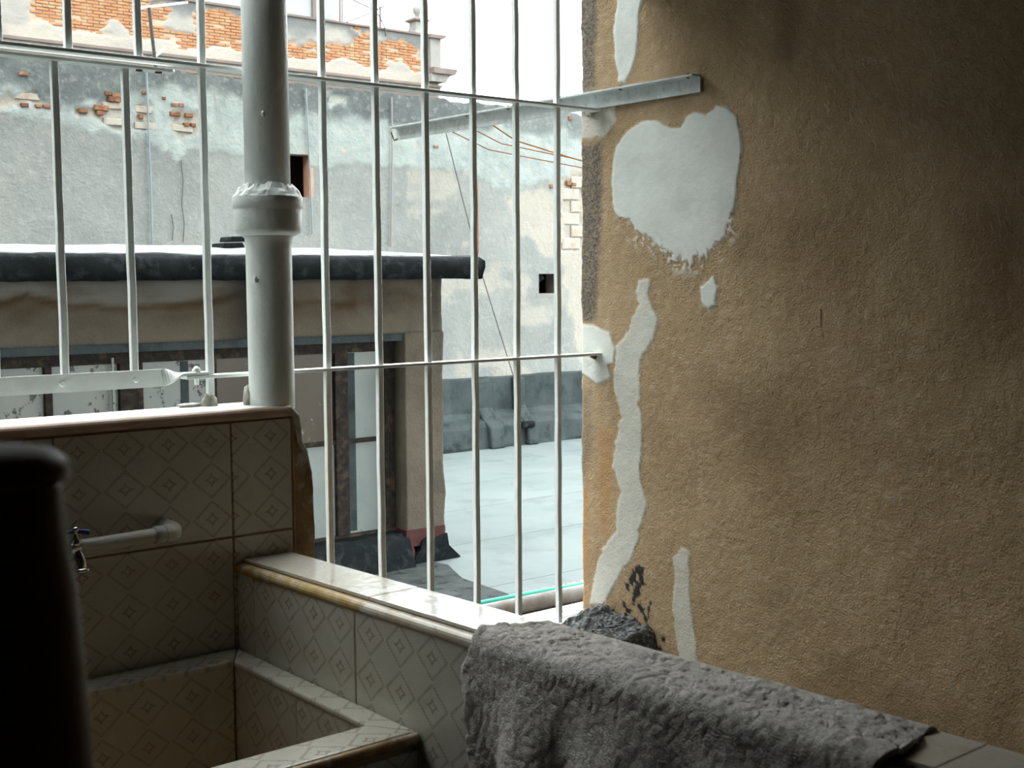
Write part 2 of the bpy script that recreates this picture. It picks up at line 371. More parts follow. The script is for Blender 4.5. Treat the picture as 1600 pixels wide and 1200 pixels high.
def towel():
    t = NT('grey_terry_cloth')
    col = t.mix(t.ramp(t.noise(16, 5, 0.65), [(0.35, 0.0), (0.65, 1.0)]), (0.80, 0.745, 0.69), (0.70, 0.635, 0.58))
    sp = t.ramp(t.noise(150, 3, 0.6), [(0.50, 0.0), (0.68, 1.0)]); col = t.mix(t.math('MULTIPLY', sp, 0.42), col, (0.24, 0.18, 0.14))
    sp2 = t.ramp(t.noise(35, 3, 0.6), [(0.70, 0.0), (0.76, 1.0)]); col = t.mix(t.math('MULTIPLY', sp2, 0.7), col, (0.16, 0.07, 0.05))
    t.bump(t.noise(420, 3, 0.7), 0.0035); return t.fin(col, 0.98, 0.05)
M['towel'] = towel()

# ================================================================== THE ROOM
XR, YG, YT, XA, XB = 1.945, 2.045, 1.933, 0.985, 1.088
ZF, ZC, ZS = -1.5, 0.62, -0.213
def zl(y): return -0.476 + (1.92-y)*0.022
setp(MB().box(-1.6, XR+0.25, -1.5, YT+0.14, ZF-0.1, ZF).build('floor', M['floor']), 'dark cement floor of the wash area', kind='structure')
setp(MB().box(-1.75, XR+0.25, -1.65, YT-0.005, ZC, ZC+0.15).build('ceiling', M['ceil']), 'plaster ceiling over the wash area', kind='structure')
setp(MB().box(-1.75, -1.6, -1.65, YT+0.14, ZF-0.1, ZC).build('wall_left', M['plain']), 'plain side wall of the wash area', kind='structure')
setp(MB().box(-1.6, XR+0.25, -1.65, -1.5, ZF-0.1, ZC).build('wall_behind', M['plain']), 'plain wall behind the viewer', kind='structure')

setp(MB().box(-1.6, 0.42, YT+0.004, YT+0.142, ZS-0.3, ZC).build('wall_left_blocker', M['plain']), 'unseen plain wall added beside the grille to limit daylight', kind='structure')  # added out of view: narrows the opening so the right wall falls darker
setp(MB().box(-14, 9, 0.9, YT-0.005, ZC+0.155, 9.0).build('wall_upper', M['plain']), 'upper storeys of this house above the wash area', kind='structure')
# ---- right wall: plaster skin with filler patches, grime, tar splashes
y = np.concatenate([np.linspace(-1.5, 0.9, 25)[:-1], np.linspace(0.9, 2.103, 300)])
z = np.concatenate([np.linspace(ZF, -0.92, 12)[:-1], np.linspace(-0.92, ZC, 440)])
Yg, Zg = np.meshgrid(y, z, indexing='ij')
def P7(l): return [onX(880+u*0.5, v*0.5, XR)[1:] for u, v in l]
def P8(l): return [onX(880+u*0.5, 600+v*0.5, XR)[1:] for u, v in l]
w1 = (fbm(Yg*14, Zg*14, 3)-.5)*0.022; w2 = (fbm(Yg*70, Zg*70, 5)-.5)*0.016
heart = P7([(155,520),(165,460),(200,410),(245,382),(290,378),(330,400),(370,400),(385,365),(410,350),(450,355),(480,330),(510,335),(545,365),(560,420),(560,480),(548,560),(540,640),(525,700),(500,740),(480,780),(440,800),(400,815),(360,815),(330,790),(300,760),(270,745),(240,735),(215,690),(165,675),(155,600)])
up = P7([(175,-60),(255,-60),(235,60),(230,150),(215,220),(190,265),(170,255),(165,200),(158,100)])
under = P7([(40,350),(160,335),(160,380),(120,430),(40,440)])
small = P7([(430,900),(470,860),(480,900),(475,950),(455,970),(430,940)])
ribbon = P7([(230,910),(240,880),(270,875),(265,930),(295,1000),(285,1060),(240,1130),(245,1200)]) + P8([(240,60),(250,100),(245,200),(240,300),(258,370),(240,450),(215,540),(180,590),(150,640),(130,690),(80,690),(100,580),(120,520),(165,460),(165,400),(180,330),(160,260),(165,180),(185,110),(175,60)]) + P7([(160,1200),(170,1090),(200,1050),(215,1000),(240,950)])
disc = P7([(30,1010),(100,1015),(145,1040),(165,1090),(160,1135),(140,1140),(150,1180),(110,1200),(30,1150)])
low = P8([(345,540),(375,510),(395,530),(395,640),(400,720),(410,800),(415,900),(370,900),(355,800),(340,700),(348,620)])
def patch(poly, a1=0.5, a2=0.6, soft=0.003): return 1-sstep(-soft, soft, sdf(Yg, Zg, poly)+w1*a1+w2*a2)
hz = sstep(0.20, 0.02, Zg)
dh = sdf(Yg, Zg, heart)
heart_m = 1-sstep(-0.003, 0.003, dh + w1*0.3 + w2*(0.4+2.4*hz))
crumb = sstep(0.56, 0.60, fbm(Yg*95, Zg*80, 11, 3))*(1-sstep(0.0, 0.045, dh))*sstep(0.16, 0.06, Zg)*0.9
crumb2 = sstep(0.60, 0.66, fbm(Yg*80, Zg*80, 13, 3))*sstep(-0.022, 0.0, dh)*sstep(0.12, 0.02, Zg)
pm = np.maximum.reduce([heart_m*(1-crumb2), crumb, patch(up), patch(under, .8, 1)*.6, patch(small, .3, .8), patch(ribbon, .5, .8)*.72, patch(disc, .3, .3)*.95, patch(low, .5, .4)*.62])
edge = 2.103-Yg
dk = np.maximum(patch(P7([(40,-80),(102,-80),(105,150),(100,270),(60,300),(40,300)]), 1.2, 1, .012),
                patch(P7([(40,440),(118,440),(120,700),(112,900),(105,1005),(40,1010)]), 1.0, 1, .012))
dk = np.maximum(dk, 0.55*patch(P8([(40,0),(95,0),(88,180),(75,300),(40,320)]), 1.2, 1, .02))
dk = np.maximum(dk, 0.25*patch(P7([(60,290),(280,300),(420,290),(380,340),(150,360)]), 1.5, 1, .02))
tarm = np.zeros_like(Yg)
for q in ([(215,575),(235,565),(258,575),(255,610),(240,640),(225,690),(212,690),(218,640),(205,620)], [(190,615),(205,625),(205,650),(193,640)], [(238,600),(256,590),(258,620),(246,632)], [(228,690),(240,680),(262,730),(258,745)],
          [(180,670),(190,680),(196,700),(186,700)], [(265,670),(275,675),(270,695)], [(258,745),(268,700),(266,730)], [(280,830),(305,825),(305,850),(280,850)], [(307,795),(313,793),(313,802)], [(195,700),(215,705),(212,720),(196,718)]):
    tarm = np.maximum(tarm, patch(P8(q), .3, .9, .0015))
tarm *= sstep(0.30, 0.42, fbm(Yg*120, Zg*60, 21, 3))
tarm = np.maximum(tarm, patch(P7([(803,970),(807,968),(812,1055),(808,1056)]), .05, .1, .001)*.8)
org = np.maximum(0.55*patch(P8([(118,150),(150,140),(150,330),(140,470),(118,480),(112,320)]), 1, .5, .02), 0.75*patch(P8([(40,340),(78,330),(75,500),(72,680),(40,690)]), 1, .6, .012))
rustedge = patch(P7([(50,345),(66,345),(64,480),(63,640),(50,640)]), .15, .3, .003)
org = np.maximum(org, rustedge*.9)
br = 0.55*patch(P7([(660,-60),(745,-60),(735,100),(720,200),(680,220),(668,120)]), 1.2, .5, .02)
br = np.maximum(br, 0.6*patch(P7([(1230,680),(1440,640),(1500,900),(1440,1100),(1260,1050),(1280,850)]), 2, .5, .06))
br = np.maximum(br, 0.45*patch(P7([(560,660),(900,600),(1000,720),(900,900),(620,860),(520,800)]), 3, .5, .06))
br = np.maximum(br, 0.45*patch(P8([(440,0),(900,20),(980,200),(860,420),(700,520),(600,260)]), 3, .5, .06))
br = np.maximum(br, 0.5*patch(P8([(540,940),(900,900),(1300,1010),(1440,900),(1500,1300),(1000,1140)]), 3, .5, .05))
br = np.maximum(br, 0.35*patch(P7([(320,0),(560,0),(560,260),(460,330),(350,300)]), 3, .5, .05))
br = br*(0.55+0.9*(fbm(Yg*9, Zg*6, 31)-.2))
xs = XR - 0.0018*pm + (fbm(Yg*120, Zg*120, 41, 3)-.5)*0.0028*(1-.7*pm) + (fbm(Yg*5, Zg*5, 43)-.5)*0.010
xs += np.where(edge < 0.006, (0.006-edge)*0.8, 0)
edgew = (fbm(np.zeros_like(Zg)+3.3, Zg*30, 51)-.5)*0.012*(edge < 0.001)
A = np.stack([pm, dk*(1-pm), tarm, org*(1-pm)], -1); A2 = np.stack([np.clip(br, 0, 1)*(1-pm), pm*0, pm*0, pm*0+1], -1)
wr = grid('wall_right', np.stack([xs, Yg+edgew, Zg], -1), M['wallR'], attr=A, attr2=A2)
skirt(wr, (0.25, 0, 0)); MB().box(XR+0.002, XR+0.25, YT-0.004, 2.10, ZC+0.001, 9.0).build('upper_return', M['plain'], wr); setp(wr, 'stained beige plaster wall with pale grey filler patches', kind='structure')

# ---- tiles
_tm = {}
def tile(parent, org_, u, v, w, h, uv0, uvs, mat=None, th=0.006, name='tile', ch=0.0012):
    key = (round(w, 4), round(h, 4), round(uv0[0] % 1, 3), round(uv0[1] % 1, 3), uvs, th)
    if key not in _tm:
        c = ch
        vs_ = [(0,0,-c),(w,0,-c),(w,h,-c),(0,h,-c),(c,c,0),(w-c,c,0),(w-c,h-c,0),(c,h-c,0),(0,0,-th),(w,0,-th),(w,h,-th),(0,h,-th)]
        fs = [(4,5,6,7),(0,1,5,4),(1,2,6,5),(2,3,7,6),(3,0,4,7),(8,9,1,0),(9,10,2,1),(10,11,3,2),(11,8,0,3),(11,10,9,8)]
        me = bpy.data.meshes.new(name); me.from_pydata(vs_, [], fs); ul = me.uv_layers.new(name='UVMap')
        for p_ in me.polygons:
            for li in p_.loop_indices:
                q = vs_[me.loops[li].vertex_index]; ul.data[li].uv = (uv0[0]+q[0]/uvs[0], uv0[1]+q[1]/uvs[1])
        me.materials.append(mat or M['tile']); _tm[key] = me
    o = bpy.data.objects.new(name, _tm[key]); COL.objects.link(o)
    u = Vector(u); v = Vector(v); n = u.cross(v)
    o.parent = parent; o.matrix_parent_inverse = Matrix.Translation(-parent.location) if parent else Matrix()
    o.matrix_basis = Matrix(((u.x, v.x, n.x, org_[0]), (u.y, v.y, n.y, org_[1]), (u.z, v.z, n.z, org_[2]), (0, 0, 0, 1)))
    return o

# ---- tiled wall below the grille
wb = setp(MB().box(-1.6, 1.100, YT+0.0035, YT+0.142, ZF, -0.232).build('wall_back', M['grout']), 'low wall of beige patterned tiles under the grille', kind='structure')
G = 0.0016; X_ = (1, 0, 0); Z_ = (0, 0, 1); Yn = (0, -1, 0)
for zi, (z0, z1) in enumerate([(-0.430, -0.2335), (-0.629, -0.430)]):
    tile(wb, (0.982+G, YT, z0+G), X_, Z_, 0.1165-2*G, z1-z0-2*G, ((0.982+G-1.0568)/.075+.5, (z0+G+.262)/.0664+.5), (.075, .0664))
    for k in range(6):
        x0 = 0.682-0.30*k
        tile(wb, (x0+G, YT, z0+G), X_, Z_, 0.30-2*G, z1-z0-2*G, ((x0+G-.9445)/.075+.5, (z0+G+.262)/.0664+.5), (.075, .0664))
poly = [onY(u, v, YT)[[0, 2]] for u, v in [(457,641),(463,650),(466,668),(470,690),(478,705),(483,722),(488,738),(490,770),(491,800),(493,830),(492,860),(494,890)]]
bp = [(1.1005, poly[0][1])]+[tuple(q) for q in poly]+[(1.145, -0.80), (1.1005, -0.80)]
MB().prism(bp, YT+0.002, YT+0.135).build('broken_wall_end', M['broken'], wb)['label'] = 'rough brown broken plaster end of the tiled wall'
rp = [(q[0]+random.uniform(-.001, .002), YT+0.004, q[1]) for q in poly[:8]]
MB().tube(rp, [0.004, 0.008, 0.007, 0.005, 0.0045, 0.003, 0.002, 0.0015], 7).build('mortar_crust', M['mortar'], wb)
MB().box(1.0995, 1.1025, YT-0.0005, YT+0.004, -0.60, -0.232).build('edge_grout', M['grout'], wb)
# coping of that wall: painted slab with rounded brown tile edge
cp = setp(MB().sweep([(YT+0.004, -0.2325), (YT+0.142, -0.2325), (YT+0.150, ZS-0.004), (YT+0.06, ZS), (YT+0.004, ZS+0.0005)], -1.6, 1.100).build('trim_1', M['sill']), 'white painted coping slab under the grille bars', kind='structure')
pr = [(YT-0.006+0.010*(1-math.cos(a)), -0.2225+0.0098*math.sin(a)) for a in np.linspace(-math.pi/2, math.pi/2, 9)]
pr = [(YT+0.004, -0.2323)]+pr+[(YT+0.004, -0.2127)]
MB().sweep(pr, -1.6, 1.098).build('bullnose_edge', M['coping'], cp)['label'] = 'brown rounded tile edge of the coping'

# ---- low ledge wall coming towards the viewer
lw = MB(); yv = [YT+0.003, -0.3]
lw.add([(XA+0.005, yv[0], ZF), (XB-0.003, yv[0], ZF), (XB-0.003, yv[0], zl(yv[0])-0.0055), (XA+0.005, yv[0], zl(yv[0])-0.0055),
        (XA+0.005, yv[1], ZF), (XB-0.003, yv[1], ZF), (XB-0.003, yv[1], zl(yv[1])-0.0055), (XA+0.005, yv[1], zl(yv[1])-0.0055)],
       [(0,3,2,1),(4,5,6,7),(0,1,5,4),(1,2,6,5),(2,3,7,6),(3,0,4,7)])
lg = setp(lw.build('wall_ledge', M['grout_w']), 'low tiled ledge wall running towards the viewer', kind='structure')
joints = [1.932, 1.872, 1.5595, 1.247, 0.9345, 0.622, 0.31, 0.0, -0.29]
for k in range(len(joints)-1):
    ya, yb = joints[k], joints[k+1]; y0 = {0: 1.8306, 1: 1.8306}.get(k, joints[k]-0.0410)
    for (z1, z0) in ((zl((ya+yb)/2)-0.010, -0.681), (-0.681, -0.884)):
        h = z1-z0
        tile(lg, (XA, ya-G, z0+G), Yn, Z_, ya-yb-2*G, h-2*G, ((y0-ya+G)/.0765+.5, (z0+G+.511)/.0677+.5), (.0765, .0677))
tj = [1.932, 1.541, 1.232, 0.925, 0.610, 0.30, -0.01, -0.29]
sl = Vector((0, -1, 0.022)).normalized()
for k in range(len(tj)-1):
    ya, yb = tj[k], tj[k+1]
    o = tile(lg, (XB, ya-G, zl(ya)), tuple(sl), (-1, 0, 0), (ya-yb)/abs(sl.y)-2*G, XB-XA-0.014, (0, 0), (.077, .077), M['top'], name='top_tile')
    mb = MB(); n = 8
    prof = [(XA-0.004+0.009*(1-math.cos(a)), 0.009*math.sin(a)-0.009) for a in np.linspace(-math.pi/2, math.pi/2, n)]
    prof = [(XA+0.0125, -0.018)]+prof+[(XA+0.0125, 0.0)]
    nn = len(prof); V_ = [(x, yy, zl(yy)+dz) for yy in (ya-0.0006, yb+0.0006) for x, dz in prof]
    mb.add(V_, [tuple(range(nn-1, -1, -1)), tuple(range(nn, 2*nn))]+[(i, (i+1) % nn, (i+1) % nn+nn, i+nn) for i in range(nn)])
    mb.build('bullnose_strip', M['bull_stain'] if k == 0 else M['bull'], lg)

# ---- laundry sink
ZB = -0.622
sk = empty('laundry_sink', (0.6, 1.4, ZF), 'tiled laundry sink basin set in the corner below the tap', 'sink')
bx0, bx1, by0, by1, zb0 = 0.20, 0.945, 1.466, 1.868, -0.90
b_ = MB(); b_.box(0.14, XA-0.001, 1.405, by0-0.006, ZF, ZB-0.007); b_.box(0.14, XA-0.001, by1+0.006, YT-0.0005, ZF, ZB-0.007)
b_.box(bx1+0.006, XA-0.001, by0-0.006, by1+0.006, ZF, ZB-0.007); b_.box(0.14, bx0, by0-0.006, by1+0.006, ZF, ZB-0.007); b_.box(bx0, bx1+0.006, by0-0.006, by1+0.006, ZF, zb0)
b_.build('body', M['grout'], sk)
for k in range(3):
    x1 = bx1-0.2485*k
    tile(sk, (x1-0.2485+G, by1, zb0), X_, Z_, 0.2485-2*G, ZB-0.006-zb0, ((x1-0.2485+G-.868)/.075+.5, (zb0+.667)/.0664+.5), (.075, .0664))
for k in range(2):
    ya = by1-0.201*k
    tile(sk, (bx1, ya, zb0), Yn, Z_, 0.201-G, ZB-0.006-zb0, ((1.800-ya)/.0755+.5, (zb0+.655)/.0664+.5), (.0755, .0664))
for k in range(3):
    x1 = XA-0.282*k
    tile(sk, (x1-0.28, 1.400, -1.18), X_, Z_, 0.28, 0.53, (0.2, 0.35), (.075, .0664))
# rim: four separate edge strips with worn rounded fronts
def rimstrip(name, pts, mat):
    me = MB(); a, b, c, d = pts
    me.add([(*a, ZB), (*b, ZB), (*c, ZB), (*d, ZB), (*a, ZB-0.012), (*b, ZB-0.012), (*c, ZB-0.012), (*d, ZB-0.012)], [(0,1,2,3),(7,6,5,4),(0,4,5,1),(1,5,6,2),(2,6,7,3),(3,7,4,0)])
    o = me.build(name, mat, sk, 0.004, 3); uvl = o.data.uv_layers.new(name='UVMap')
    for p_ in o.data.polygons:
        for li in p_.loop_indices:
            q = o.data.vertices[o.data.loops[li].vertex_index].co; uvl.data[li].uv = (q.x/.075+.3, q.y/.0664+.2)
    return o
rimstrip('rim_tile', [(bx1-0.002, by0+0.002), (XA-0.0015, 1.404), (XA-0.0015, YT-0.002), (bx1-0.002, by1-0.002)], M['tile'])
rimstrip('rim_tile', [(0.14, by1-0.002), (bx1-0.003, by1-0.002), (XA-0.002, YT-0.002), (0.14, YT-0.002)], M['tile'])
rimstrip('rim_tile', [(0.14, 1.402), (XA-0.0025, 1.402), (bx1-0.003, by0+0.002), (0.14, by0+0.002)], M['tile'])
rimstrip('rim_tile', [(0.14, by0+0.003), (bx0+0.002, by0+0.003), (bx0+0.002, by1-0.003), (0.14, by1-0.003)], M['tile'])
MB().tube([(0.14, 1.401, ZB-0.010), (0.6, 1.400, ZB-0.010), (XA-0.002, 1.400, ZB-0.010)], 0.0085, 10).build('rim_edge', M['bull_dark'], sk)['label'] = 'worn brown front edge of the sink rim'

# ---- window sill wall under the right part of the grille
wf = MB(); wf.box(1.147, XR-0.002, 1.90, 2.445, -1.95, -0.800)
wfo = setp(wf.build('wall_front', M['rubble']), 'rough masonry sill wall under the grille', kind='structure')
dbg = MB()
for k in range(150):
    x = random.uniform(1.5, 1.94); yy = random.uniform(2.00, 2.30); r = random.uniform(.004, .012)
    a = [(x+r*random.uniform(.5, 1)*math.cos(t), yy+r*random.uniform(.5, 1)*math.sin(t), -0.801) for t in np.linspace(0, 5.2, 5)]
    b2 = [(x+(q[0]-x)*.5, yy+(q[1]-yy)*.5, -0.80+r*random.uniform(.4, 1.0)) for q in a]
    dbg.add(a+b2, [(5,6,7,8,9)]+[(i, (i+1) % 5, (i+1) % 5+5, i+5) for i in range(5)])
o = dbg.build('mortar_crumbs', M['rubble'], wfo); o['kind'] = 'stuff'

# ================================================================== GRILLE
B = 0.0115
def bar(parent, x, yc, z0, z1, b=B, name='bar'):
    m = MB(); h = b/2; n = max(2, int((z1-z0)/0.05)); V_ = []; rr = random.Random(int(x*1e4))
    for i in range(n+1):
        zz = z0+(z1-z0)*i/n; dx = rr.uniform(-.0006, .0006); dy = rr.uniform(-.0006, .0006)
        c = h*0.86
        V_ += [(x+dx+a, yc+dy+b_, zz) for a, b_ in ((-h, -c), (-c, -h), (c, -h), (h, -c), (h, c), (c, h), (-c, h), (-h, c))]
    m.add(V_, [(i*8+k, i*8+(k+1) % 8, (i+1)*8+(k+1) % 8, (i+1)*8+k) for i in range(n) for k in range(8)]+[tuple(range(7, -1, -1)), tuple(n*8+k for k in range(8))])
    return m.build(name, M['paint'], parent)
ZU, ZLO, ZRL = 0.374, -0.1625, -0.752
gr = empty('window_grille', (1.5, YG, -0.80), 'white painted iron window grille of square bars and flat rails', 'grille')
for px in (508, 590, 667, 741, 807, 871):
    bar(gr, onY(px, 400, YG)[0], YG, ZRL, 1.3)
bar(gr, onY(323, 400, YG)[0], YG, ZS-0.006, 1.3)
for px in (-98, 3-8, 105, 214):
    bar(gr, onY(px, 30, YG)[0], YG, ZU, 1.3)
MB().box(-1.59, XR-0.006, YG-0.016, YG+0.016, ZU-0.003, ZU+0.003).build('rail', M['paint'], gr, 0.001)
MB().box(-1.59, XR-0.006, YG-0.016, YG+0.016, 1.293, 1.303).build('rail', M['paint'], gr, 0.001)
xl = onY(287, 592, YG)[0]
MB().box(xl, XR+0.003, YG-0.014, YG+0.014, ZLO-0.003, ZLO+0.003).build('rail', M['paint'], gr, 0.001)
MB().box(1.147, XR-0.004, YG-0.016, YG+0.016, ZRL-0.006, ZRL).build('rail', M['conduit'], gr, 0.001)
MB().tube([(XR-0.014, YG+0.008, ZLO-0.003), (XR+0.004, YG+0.008, ZLO-0.010)], 0.006, 7).build('end_stub', M['rust'], gr)
# ---- separate left panel, bolted to the grille
YP = YG+0.027
pn = empty('grille_panel', (0.6, YP, ZS), 'white removable grille panel of two bars left of the drain pipe', 'grille')
for px in (-110, -14, 95, 204):
    bar(pn, onY(px, 400, YP)[0], YP, ZLO-0.005, ZU-0.010)
xe = onY(268, 95, YP)[0]
m = MB(); m.box(-1.58, xe-0.012, YP-0.018, YP+0.010, ZU-0.013, ZU-0.0075); m.build('top_rail', M['paint'], pn, 0.001)
MB().lathe(xe-0.012, YP-0.004, [(0.0135, ZU-0.0128), (0.0135, ZU-0.0077)], 16).build('rail_end', M['paint'], pn)
for px in (217, 247): 
    c_ = onY(px, 93, YP-0.006); MB().lathe(c_[0], YP-0.006, [(0.006, ZU-0.0155), (0.006, ZU-0.0128)], 10).build('rivet', M['rust'], pn)
# twisted strap
x0, x1, x2 = onY(258, 590, YG-0.01)[0], onY(288, 590, YG-0.01)[0], onY(324, 588, YG)[0]
st = []; ys = YP-0.0105; hw = 0.0152; zc = ZLO+0.0005
def cs(x, ang, zc_, yc_, w): 
    c, s = math.cos(ang), math.sin(ang); t = 0.0022
    return [(x, yc_+w*s*a-c*t*b, zc_+w*c*a+s*t*b) for a, b in ((-1,-1),(1,-1),(1,1),(-1,1))]
secs = [(-1.58, 0, zc, ys, hw), (x0, 0, zc, ys, hw)]
for i in range(1, 11):
    f = i/10; g = f*f*(3-2*f); secs.append((x0+(x1-x0)*f, g*math.pi/2, zc+0.0055*g, ys+(YG-ys)*g, hw*(1-.15*g)))
secs.append((x2, math.pi/2, zc+0.0057, YG, hw*.85))
V_ = [q for s_ in secs for q in cs(*s_)]; n = len(secs)
stp = MB().add(V_, [(i*4+k, (i+1)*4+k, (i+1)*4+(k+1) % 4, i*4+(k+1) % 4) for i in range(n-1) for k in range(4)]+[(3,2,1,0), tuple(4*(n-1)+k for k in range(4))]).build('strap', M['paint'], pn)
for px in (97, 212): 
    c_ = onY(px, 595, ys); MB().tube([(c_[0], ys-0.002, zc), (c_[0], ys-0.0045, zc)], [0.006, 0.004], 10).build('rivet', M['paint'], stp)
xb = onY(307, 585, YG)[0]
MB().lathe(xb, YG, [(0.0045, ZLO-0.014), (0.0045, ZLO-0.0035), (0.0045, ZLO+0.009), (0.0082, ZLO+0.0085), (0.0082, ZLO+0.013), (0.005, ZLO+0.0165), (0.002, ZLO+0.019)], 6).build('bolt', M['paint'], stp)
# mortar lumps on the coping
def lump(name, cx, cy, cz, rx, ry, rz, mat, parent=None, seed=1, n=18, amp=.35):
    m = MB(); V_ = []
    for i in range(n//2+1):
        th = math.pi*i/(n//2)
        for k in range(n):
            ph = 2*math.pi*k/n
            d = 1+amp*(float(fbm(np.array(3*math.cos(ph)*math.sin(th)+seed*7.1), np.array(3*math.sin(ph)*math.sin(th)+2*math.cos(th)), seed))-.5)*2
            V_.append((cx+rx*d*math.sin(th)*math.cos(ph), cy+ry*d*math.sin(th)*math.sin(ph), cz+rz*d*math.cos(th)))
    m.add(V_, [(i*n+k, (i+1)*n+k, (i+1)*n+(k+1) % n, i*n+(k+1) % n) for i in range(n//2) for k in range(n)], True)
    return m.build(name, mat, parent)
lump('mortar_lump', onY(327, 620, YG)[0], YG, ZS+0.002, 0.014, 0.014, 0.017, M['mortar'], cp, 3)
lump('mortar_lump', onY(300, 625, YG)[0], YG+0.010, ZS, 0.024, 0.010, 0.004, M['mortar'], cp, 5)

# ================================================================== DRAIN PIPE
PX, PY, PR = 1.0850, 1.976, 0.0398
dp = empty('drain_pipe', (PX, PY, ZS), 'thick white painted cast iron drain pipe with socket collar', 'pipe')
MB().lathe(PX, PY, [(PR*.997, ZS-0.008), (PR, -0.18), (PR, 0.060), (PR*1.03, 0.078), (PR*1.25, 0.086)], 48, .004, 1).build('lower_pipe', M['pipe'], dp)
MB().lathe(PX, PY, [(PR*1.15, 0.082), (PR*1.42, 0.0885), (PR*1.465, 0.094), (PR*1.465, 0.126), (PR*1.46, 0.129), (PR*1.52, 0.131), (PR*1.52, 0.148), (PR*1.46, 0.152), (PR*.9, 0.152)], 48, .006, 2).build('socket_collar', M['pipe'], dp)
mp_ = MB(); n = 64; V_ = []
for i, (r, zz) in enumerate([(1.50, .1495), (1.40, .157), (1.22, .164), (1.05, .170), (.96, .172)]):
    for k in range(n):
        w = 2*math.pi*k/n; q = (float(vn(np.array(k*.55), np.array(i*1.7), 9))-.5)
        V_.append((PX+PR*(r+q*.07)*math.cos(w), PY+PR*(r+q*.07)*math.sin(w), zz+q*.008*(i > 0)))
mp_.add(V_, [(i*n+k, i*n+(k+1) % n, (i+1)*n+(k+1) % n, (i+1)*n+k) for i in range(4) for k in range(n)])
mp_.build('caulking', M['pipe'], dp)['label'] = 'crumbling painted caulking above the collar'
MB().lathe(PX+0.001, PY, [(PR*.985, 0.150), (PR*.985, 0.5), (PR*.985, 3.0)], 48, .004, 3).build('upper_pipe', M['pipe'], dp)
for px, py in ((399, 437), (411, 178)):
    d = ray(px, py); d = d/np.linalg.norm(d); tt = math.hypot(PX, PY)/math.hypot(d[0], d[1]); c_ = d*(tt-PR*0.93/math.hypot(d[0], d[1])*1.0)
    lump('paint_blob', c_[0], c_[1], c_[2], .0042, .0042, .006, M['pipe'], dp, int(px), 10)
lump('base_mortar', PX-0.036, PY+0.020, ZS+0.010, 0.008, 0.012, 0.026, M['mortar'], dp, 8)
lump('base_mortar', PX+0.005, PY+0.02, ZS, 0.047, 0.036, 0.006, M['sill'], dp, 9)

# ================================================================== BRACKET AND LINES
bk = empty('angle_bracket', (XR-0.005, 2.2, 0.37), 'long white angle iron bracket fixed high on the plaster wall', 'bracket')
yb0, yb1 = onX(1099, 130, XR)[1], onX(624, 215, XR)[1]
za = 0.412
MB().box(XR-0.0095, XR-0.0055, yb0, yb1, za-0.034, za).build('wall_flange', M['zinc'], bk)
tfl = MB().box(XR-0.034, XR-0.0095, yb0, yb1, za-0.004, za).build('top_flange', M['zinc'], bk)
for f in (.02, .2, .38, .55, .7, .85):
    yy = yb0+(yb1-yb0)*f
    MB().lathe(XR-0.022, yy, [(0.0035, za-0.006), (0.0035, za+0.001), (0.0035, za+0.004)], 8).build('bolt', M['rust'], tfl)
MB().tube([(XR-0.008, yb1-0.006, za-0.03), (XR-0.014, yb1+0.004, za-0.034), (XR-0.012, yb1+0.012, za-0.026), (XR-0.02, yb1+0.010, za-0.012)], 0.0022, 6).build('wire_hook', M['rust'], bk)
for px in (927, 922): 
    c_ = onX(px, 178, XR); lump('fixing_mortar', XR-0.006, c_[1], c_[2]+.003, .006, .008, .010, M['mortar'], bk, px, 8)
for k, (p0, p1, mt, nm) in enumerate([((676,216),(907,258),'wire','lowest sagging rusty clothesline wire beside the plaster wall'), ((708,208),(907,246),'wire','middle rusty clothesline wire under the bracket'), ((745,200),(907,247),'cord_rope','orange brown clothesline, uppermost of three under the bracket')]):
    a = onX(p0[0], p0[1], XR-0.008); yy = a[1]; b = onY(p1[0], p1[1], yy)
    b2_ = a+(b-a)*5.0; pts = []
    for i in range(15):
        f = i/14; q = a+(b2_-a)*f; q[2] -= 0.05*f*(1-f)*(1-f); pts.append(tuple(q))
    pts[0] = (a[0], a[1], za-0.002)
    mt_ = M['wire'] if mt == 'wire' else mottled('orange_rope', (0.42, 0.20, 0.07), (0.36, 0.16, 0.06), 30)
    setp(MB().tube(pts, 0.0016 if mt == 'wire' else 0.002, 6).build('clothesline', mt_), nm, 'clothesline', 'clotheslines under the bracket')

# ================================================================== TAP
tp = empty('water_tap', (0.70, YT-0.05, -0.45), 'chrome water tap with blue handle on a white plastic pipe', 'tap')
YQ = YT-0.048; zt = -0.398; r_ = 0.0112
MB().tube([(0.70, YQ, zt-.002), (0.826, YQ, zt)], r_, 20).build('supply_pipe', M['pvc'], tp)
MB().tube([(0.820, YQ, zt), (0.8205, YQ, zt), (0.838, YQ, zt), (0.8385, YQ, zt)], [r_+.0005, r_+.003, r_+.003, r_+.001], 20).build('fitting', M['pvc'], tp)
el = [(0.836, YQ, zt), (0.846, YQ+.001, zt), (0.853, YQ+.006, zt), (0.857, YQ+.014, zt), (0.858, YQ+.024, zt), (0.858, YT-0.0005, zt)]
MB().tube(el, [r_+.004]*5+[r_+.004], 20).build('elbow', M['pvc'], tp)
xt = 0.693; YW = YQ-0.012
tbd = MB().tube([(0.704, YQ, zt-.002), (0.690, YQ-.004, zt-.002), (0.680, YQ-.008, zt-.002)], [.008, .0095, .008], 16).build('tap_body', M['chrome'], tp)
MB().lathe(xt, YQ-.004, [(.0045, zt), (.0085, zt+.003), (.0085, zt+.009), (.005, zt+.011), (.003, zt+.020), (.0035, zt+.023), (.006, zt+.025), (.0055, zt+.029), (.002, zt+.031)], 16).build('tap_stem', M['chrome'], tbd)
